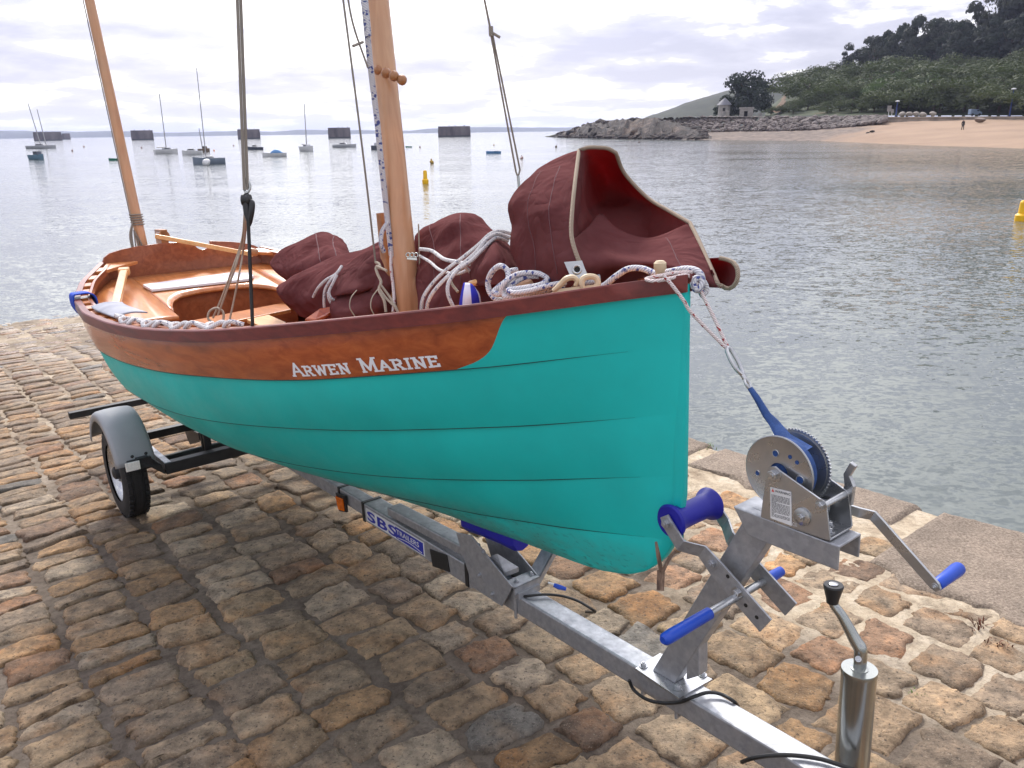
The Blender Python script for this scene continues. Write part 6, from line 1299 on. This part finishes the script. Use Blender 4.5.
def make_moored():
    pi=math.pi
    craft('ketch',41,148.6,27,pi,'boat_grey','grey two masted yacht moored in front of the leftmost caissons','yacht',(-.2,.16,.07),'boat_grey',[(0,(28,103.5),-.02),(0,(37,109.5),-.22)],H=.10)
    craft('motor_boat',37,159.5,19,2.6,'boat_teal','teal motor boat with dark cabin below the two masted yacht','motor boat',(-.3,.08,.16),'boat_navy',H=.2)
    craft('rowing_boat',115.5,160.3,11,.2,'boat_green','small green open boat half hidden by the left mast','rowing boat',H=.16)
    craft('sailing_yacht',165.8,153.4,16,-2.4,'boat_white','white yacht with tall mast right of the second caisson','yacht',(-.25,.12,.09),'boat_grey',[(1,(159.3,94),-.05)],H=.17)
    craft('motor_boat',193,154.8,18,.15,'boat_white','white motor cruiser just left of the blue yacht','motor boat',(-.3,.15,.13),'boat_white',H=.2)
    craft('fishing_boat',204,151.5,12,2.8,'boat_brown','brown cabin boat with short mast behind the blue yacht','fishing boat',(-.3,.05,.2),'boat_brown',[(0,(199,128.5),.1)],H=.2)
    craft('sailing_yacht',210.5,164.2,27,.35,'boat_blue','largest moored yacht, blue grey hull with white ball at its bow','yacht',(-.22,.15,.07),'boat_white',[(0,(196.5,68),-.12)],H=.20,B=.32)
    p=sea(212,165); d=depth(p); mb=MB(); mb.blob((p[0],p[1]-1.2,d/800*2.6),d/800*4.2,1,0,3); mb.build('mooring_ball','boat_white',label='big white mooring ball against the blue grey yacht',category='buoy')
    craft('motor_boat',256,149.8,14,.1,'boat_navy','dark hulled motor boat with white cabin below the third caisson','motor boat',(-.28,.1,.16),'boat_white',H=.18)
    def canopy(e,p,L,T,B,H):
        mb=MB(); G=[[(L*(-.18+.52*t),L*B*.40*math.cos(a),L*(H*.9+.19*math.sin(a)*(math.sin(t*2.6+.35)))) for a in np.linspace(0,pi,9)] for t in np.linspace(0,1,7)]; mb.grid(G); mb.V=T(mb.V); mb.build('canopy','canopy_blue',e,recalc=False)
    craft('motor_boat',275.3,156.6,22,.12,'boat_white','white motor boat with bright blue canopy','motor boat',None,H=.15,extra=canopy)
    craft('sailing_yacht',307,151.2,15,2.3,'boat_white','white yacht with thin mast between the third and fourth caissons','yacht',(-.2,.15,.1),'boat_grey',[(1,(304.2,104),0)],H=.19)
    craft('motor_boat',344,147.4,22,pi,'boat_grey','long grey motor boat with low cabin below the fourth caisson','motor boat',(-.15,.2,.1),'boat_white',H=.12)
    craft('motor_boat',377.5,149.5,9,1.0,'boat_navy','small dark boat close left of the main mast','motor boat',(-.2,.1,.2),'boat_grey',H=.2)
    craft('rowing_boat',409,147.3,6,.1,'boat_green','tiny green open boat just right of the main mast','rowing boat',H=.16)
    craft('rowing_boat',494,153.2,14,.05,'canopy_blue','small blue and white open boat left of the double stay','rowing boat',(-.1,.35,.04),'boat_white',H=.13)
    for i,(x,y,r,m,l,c) in enumerate([(72.5,151.3,1.1,'buoy_pink','tiny pale buoy right of the teal motor boat',''),(84,147.2,.9,'buoy_pink','tiny pale buoy farther right and beyond, before the left mast',''),(117.5,152.2,1.3,'buoy_dark','tiny dark buoy beside the left mast above the green boat',''),(141.5,148.4,1,'buoy_pink','tiny pale buoy under the second caisson',''),(233.5,146,.9,'buoy_pink','tiny pale buoy left of the third caisson',''),(420,147.6,1.1,'buoy_pink','tiny pale buoy right of the tiny green boat',''),(431.5,163.5,2.6,'buoy_ochre','round ochre buoy above the yellow marker buoy',''),(521.5,158.8,1.9,'buoy_pink','round pinkish buoy just right of the double stay',''),(494,145.4,.8,'buoy_ochre','tiny ochre buoy beyond the small blue boat',''),(556,147.4,1.3,'buoy_dark','tiny dark buoy left of two off the headland',''),(639,142.8,1.1,'buoy_dark','tiny dark buoy right of two off the headland',''),(214,151,.9,'buoy_orange','tiny orange buoy right of the blue yacht mast','')]):
        p=sea(x,y); s=depth(p)/800; mb=MB(); mb.blob((p[0],p[1],r*s*.5),r*s,300+i,0,2); mb.lathe((p[0],p[1],r*s*1.3),(0,0,1),[(0,r*s*.3),(r*s*.5,r*s*.25)],8); mb.build('mooring_buoy',m,label=l,category='buoy')
    for x,y,h,w,l in ((425.5,183.8,14,6.4,'yellow cylindrical marker buoy right of the main mast'),(1021.5,221,22,13,'large yellow marker buoy cut by the right picture edge')):
        p=sea(x,y); s=depth(p)/800; e=empty('marker_buoy',(p[0],p[1],0),l,'buoy'); c=(p[0],p[1],-.05)
        mb=MB(); mb.lathe(c,(0,0,1),[(0,w*s*.45),(h*s*.12,w*s*.5),(h*s*.34,w*s*.5),(h*s*.42,w*s*.36)],20); mb.build('float','buoy_yellow',e,ang=30)
        mb=MB(); mb.lathe(c,(0,0,1),[(h*s*.40,w*s*.33),(h*s*.92,w*s*.30),(h*s*1.0,w*s*.2)],20); mb.build('daymark','buoy_yellow',e,ang=30)
def make_caissons():
    for x0,x1,y0,y1,l,dep in ((33.5,62,132,140.6,'leftmost dark concrete caisson, the longer of the joined pair',9),(62,70.5,133.4,139.4,'lower caisson joined to the right of the leftmost one',7),(131,153.5,130.3,140.0,'dark caisson just right of the left mast',9),(237.5,260.2,129.2,138.9,'dark caisson behind the starboard shroud',9),(328,350.6,127.6,138.2,'dark caisson left of the main mast',9),(438,470.5,126.2,136.7,'widest dark caisson, right of the main mast',10)):
        xm=(x0+x1)/2; _p=sea(xm,y1); dist=math.hypot(_p[0],_p[1]); e=empty('caisson',gpt(xm,dist,0),l,'caisson'); a,b=gpt(x0,dist,0),gpt(x1,dist,0); r=(b-a)/2; n=np.array([-r[1],r[0],0]); n/=np.linalg.norm(n); n=n if n[1]>0 else -n
        zt=zpix(xm,y0,dist); c=(a+b)/2+n*dep/2; mb=MB(); mb.box(c+np.array([0,0,zt*.32-1]),r,n*dep/2,np.array([0,0,zt*.32+1])); mb.box(c+np.array([0,0,zt*.82]),r*.985,n*dep/2*.96,np.array([0,0,zt*.18])); mb.build('wall','caisson_concrete',e,smooth=False)
        mb=MB(); rg=np.random.default_rng(int(x0)); 
        for k in range(4): mb.box((a+b)/2+r*rg.uniform(-.9,.9)+n*dep*rg.uniform(.2,.8)+np.array([0,0,zt+.3]),r*.03,n*.4,np.array([0,0,rg.uniform(.1,.22)]))
        mb.build('bollards','caisson_concrete',e,smooth=False)
        mb=MB(); mb.box((a+b)/2-n*.03+np.array([0,0,.25]),r*1.002,n*.05,np.array([0,0,.45])); mb.build('weed_band','window_dark',e,smooth=False)
def make_haze():
    m=bpy.data.materials.new('haze'); m.use_nodes=True; nt=m.node_tree; nt.nodes.remove(nt.nodes['Principled BSDF']); v=nd(nt,'ShaderNodeVolumePrincipled'); v.inputs['Density'].default_value=HAZE; v.inputs['Color'].default_value=(.66,.72,1.0,1); v.inputs['Anisotropy'].default_value=.2
    nt.links.new(v.outputs[0],nt.nodes['Material Output'].inputs['Volume']); MATS['haze']=m
    mb=MB(); mb.box((0,4400,40),(6000,0,0),(0,4650,0),(0,0,46)); mb.build('haze','haze',smooth=False,kind='stuff')
HAZE=1.35e-4
make_coast(); _w,_wz=make_land(); make_plants(_w); make_shore_things(_w,_wz); make_moored(); make_caissons()
# ------------------------------------------------------------------ camera, light, sky
def make_camera():
    cd=bpy.data.cameras.new('camera'); c=bpy.data.objects.new('camera',cd); COL.objects.link(c)
    cd.sensor_width=36; cd.lens=F/1024*36; cd.clip_start=.05; cd.clip_end=30000
    from mathutils import Matrix
    M=Matrix([[*RM[0],0],[*RM[1],0],[*RM[2],CAMZ],[0,0,0,1]]); c.matrix_world=M; SC.camera=c
SUN_EL,SUN_AZ=R(42),R(-13)      # azimuth measured from +Y towards +X
def make_light():
    l=bpy.data.lights.new('sun','SUN'); l.energy=3.0; l.angle=R(9); l.color=(1,.95,.87); o=bpy.data.objects.new('sun',l); COL.objects.link(o)
    d=Vector((math.sin(SUN_AZ)*math.cos(SUN_EL),math.cos(SUN_AZ)*math.cos(SUN_EL),math.sin(SUN_EL))); o.rotation_euler=d.to_track_quat('Z','Y').to_euler(); o.location=(0,30,40)
    w=bpy.data.worlds.new('World'); SC.world=w; w.use_nodes=True; nt=w.node_tree; bg=nt.nodes['Background']
    sky=nd(nt,'ShaderNodeTexSky'); sky.sky_type='NISHITA'; sky.sun_disc=False; sky.sun_elevation=SUN_EL; sky.sun_rotation=SUN_AZ; sky.dust_density=2; sky.ozone_density=1
    tc=nd(nt,'ShaderNodeTexCoord'); sx=nd(nt,'ShaderNodeSeparateXYZ'); nt.links.new(tc.outputs['Generated'],sx.inputs[0])
    def mth(op,a,b=None,cl=False):
        n=nd(nt,'ShaderNodeMath',operation=op,use_clamp=cl)
        for i,v in enumerate((a,b)):
            if v is None: continue
            if isinstance(v,bpy.types.NodeSocket): nt.links.new(v,n.inputs[i])
            else: n.inputs[i].default_value=v
        return n.outputs[0]
    z=mth('MAXIMUM',sx.outputs['Z'],0.0); dn=mth('ADD',z,.16); cx=mth('DIVIDE',sx.outputs['X'],dn); cy=mth('DIVIDE',sx.outputs['Y'],dn)
    cv=nd(nt,'ShaderNodeCombineXYZ'); nt.links.new(cx,cv.inputs[0]); nt.links.new(cy,cv.inputs[1])
    mp=nd(nt,'ShaderNodeMapping'); mp.inputs['Location'].default_value=(3.1,1.7,0); nt.links.new(cv.outputs[0],mp.inputs[0])
    n1=noise(nt,mp.outputs[0],1.9,8,.56,.15); n2=noise(nt,mp.outputs[0],.6,3,.5)
    f=mth('ADD',mth('MULTIPLY',n1,.8),mth('MULTIPLY',n2,.35))
    col=ramp(nt,f,[(.46,(3.6,3.65,4.9)),(.555,(4.8,4.8,6.0)),(.605,(8.4,8.3,8.6)),(.67,(11.6,11.5,11.4))])
    # the cloud deck glows towards the veiled sun
    sd=nd(nt,'ShaderNodeVectorMath',operation='DOT_PRODUCT'); nt.links.new(tc.outputs['Generated'],sd.inputs[0]); sd.inputs[1].default_value=d[:]
    glow=mth('POWER',mth('MAXIMUM',sd.outputs['Value'],0.0),5.0); g2=mth('POWER',mth('MAXIMUM',sd.outputs['Value'],0.0),22.0); gl=mth('ADD',mth('ADD',mth('MULTIPLY',glow,1.9),mth('MULTIPLY',g2,2.2)),mth('ADD',.80,mth('MULTIPLY',z,1.05)))
    c2=mix(nt,col,(1,1,1),0.0); vm=nd(nt,'ShaderNodeVectorMath',operation='SCALE'); nt.links.new(c2,vm.inputs[0]); nt.links.new(gl,vm.inputs['Scale'])
    c3=mix(nt,vm.outputs[0],sky.outputs['Color'],.10)
    # milky band over the horizon
    hb=mth('POWER',mth('SUBTRACT',1.0,z),14.0); c4=mix(nt,c3,(9.9,9.85,9.9),mth('MULTIPLY',hb,.58))
    nt.links.new(c4,bg.inputs['Color']); bg.inputs['Strength'].default_value=.1
def settings():
    SC.render.engine='CYCLES'; SC.view_settings.view_transform='Standard'; SC.view_settings.look='None'; SC.view_settings.exposure=.36; SC.view_settings.gamma=1
    SC.cycles.use_denoising=True; SC.cycles.max_bounces=8; SC.cycles.transparent_max_bounces=8; SC.cycles.sample_clamp_indirect=6; SC.cycles.volume_bounces=0
    SC.render.resolution_x=1024; SC.render.resolution_y=768
make_haze(); make_camera(); make_light(); settings()
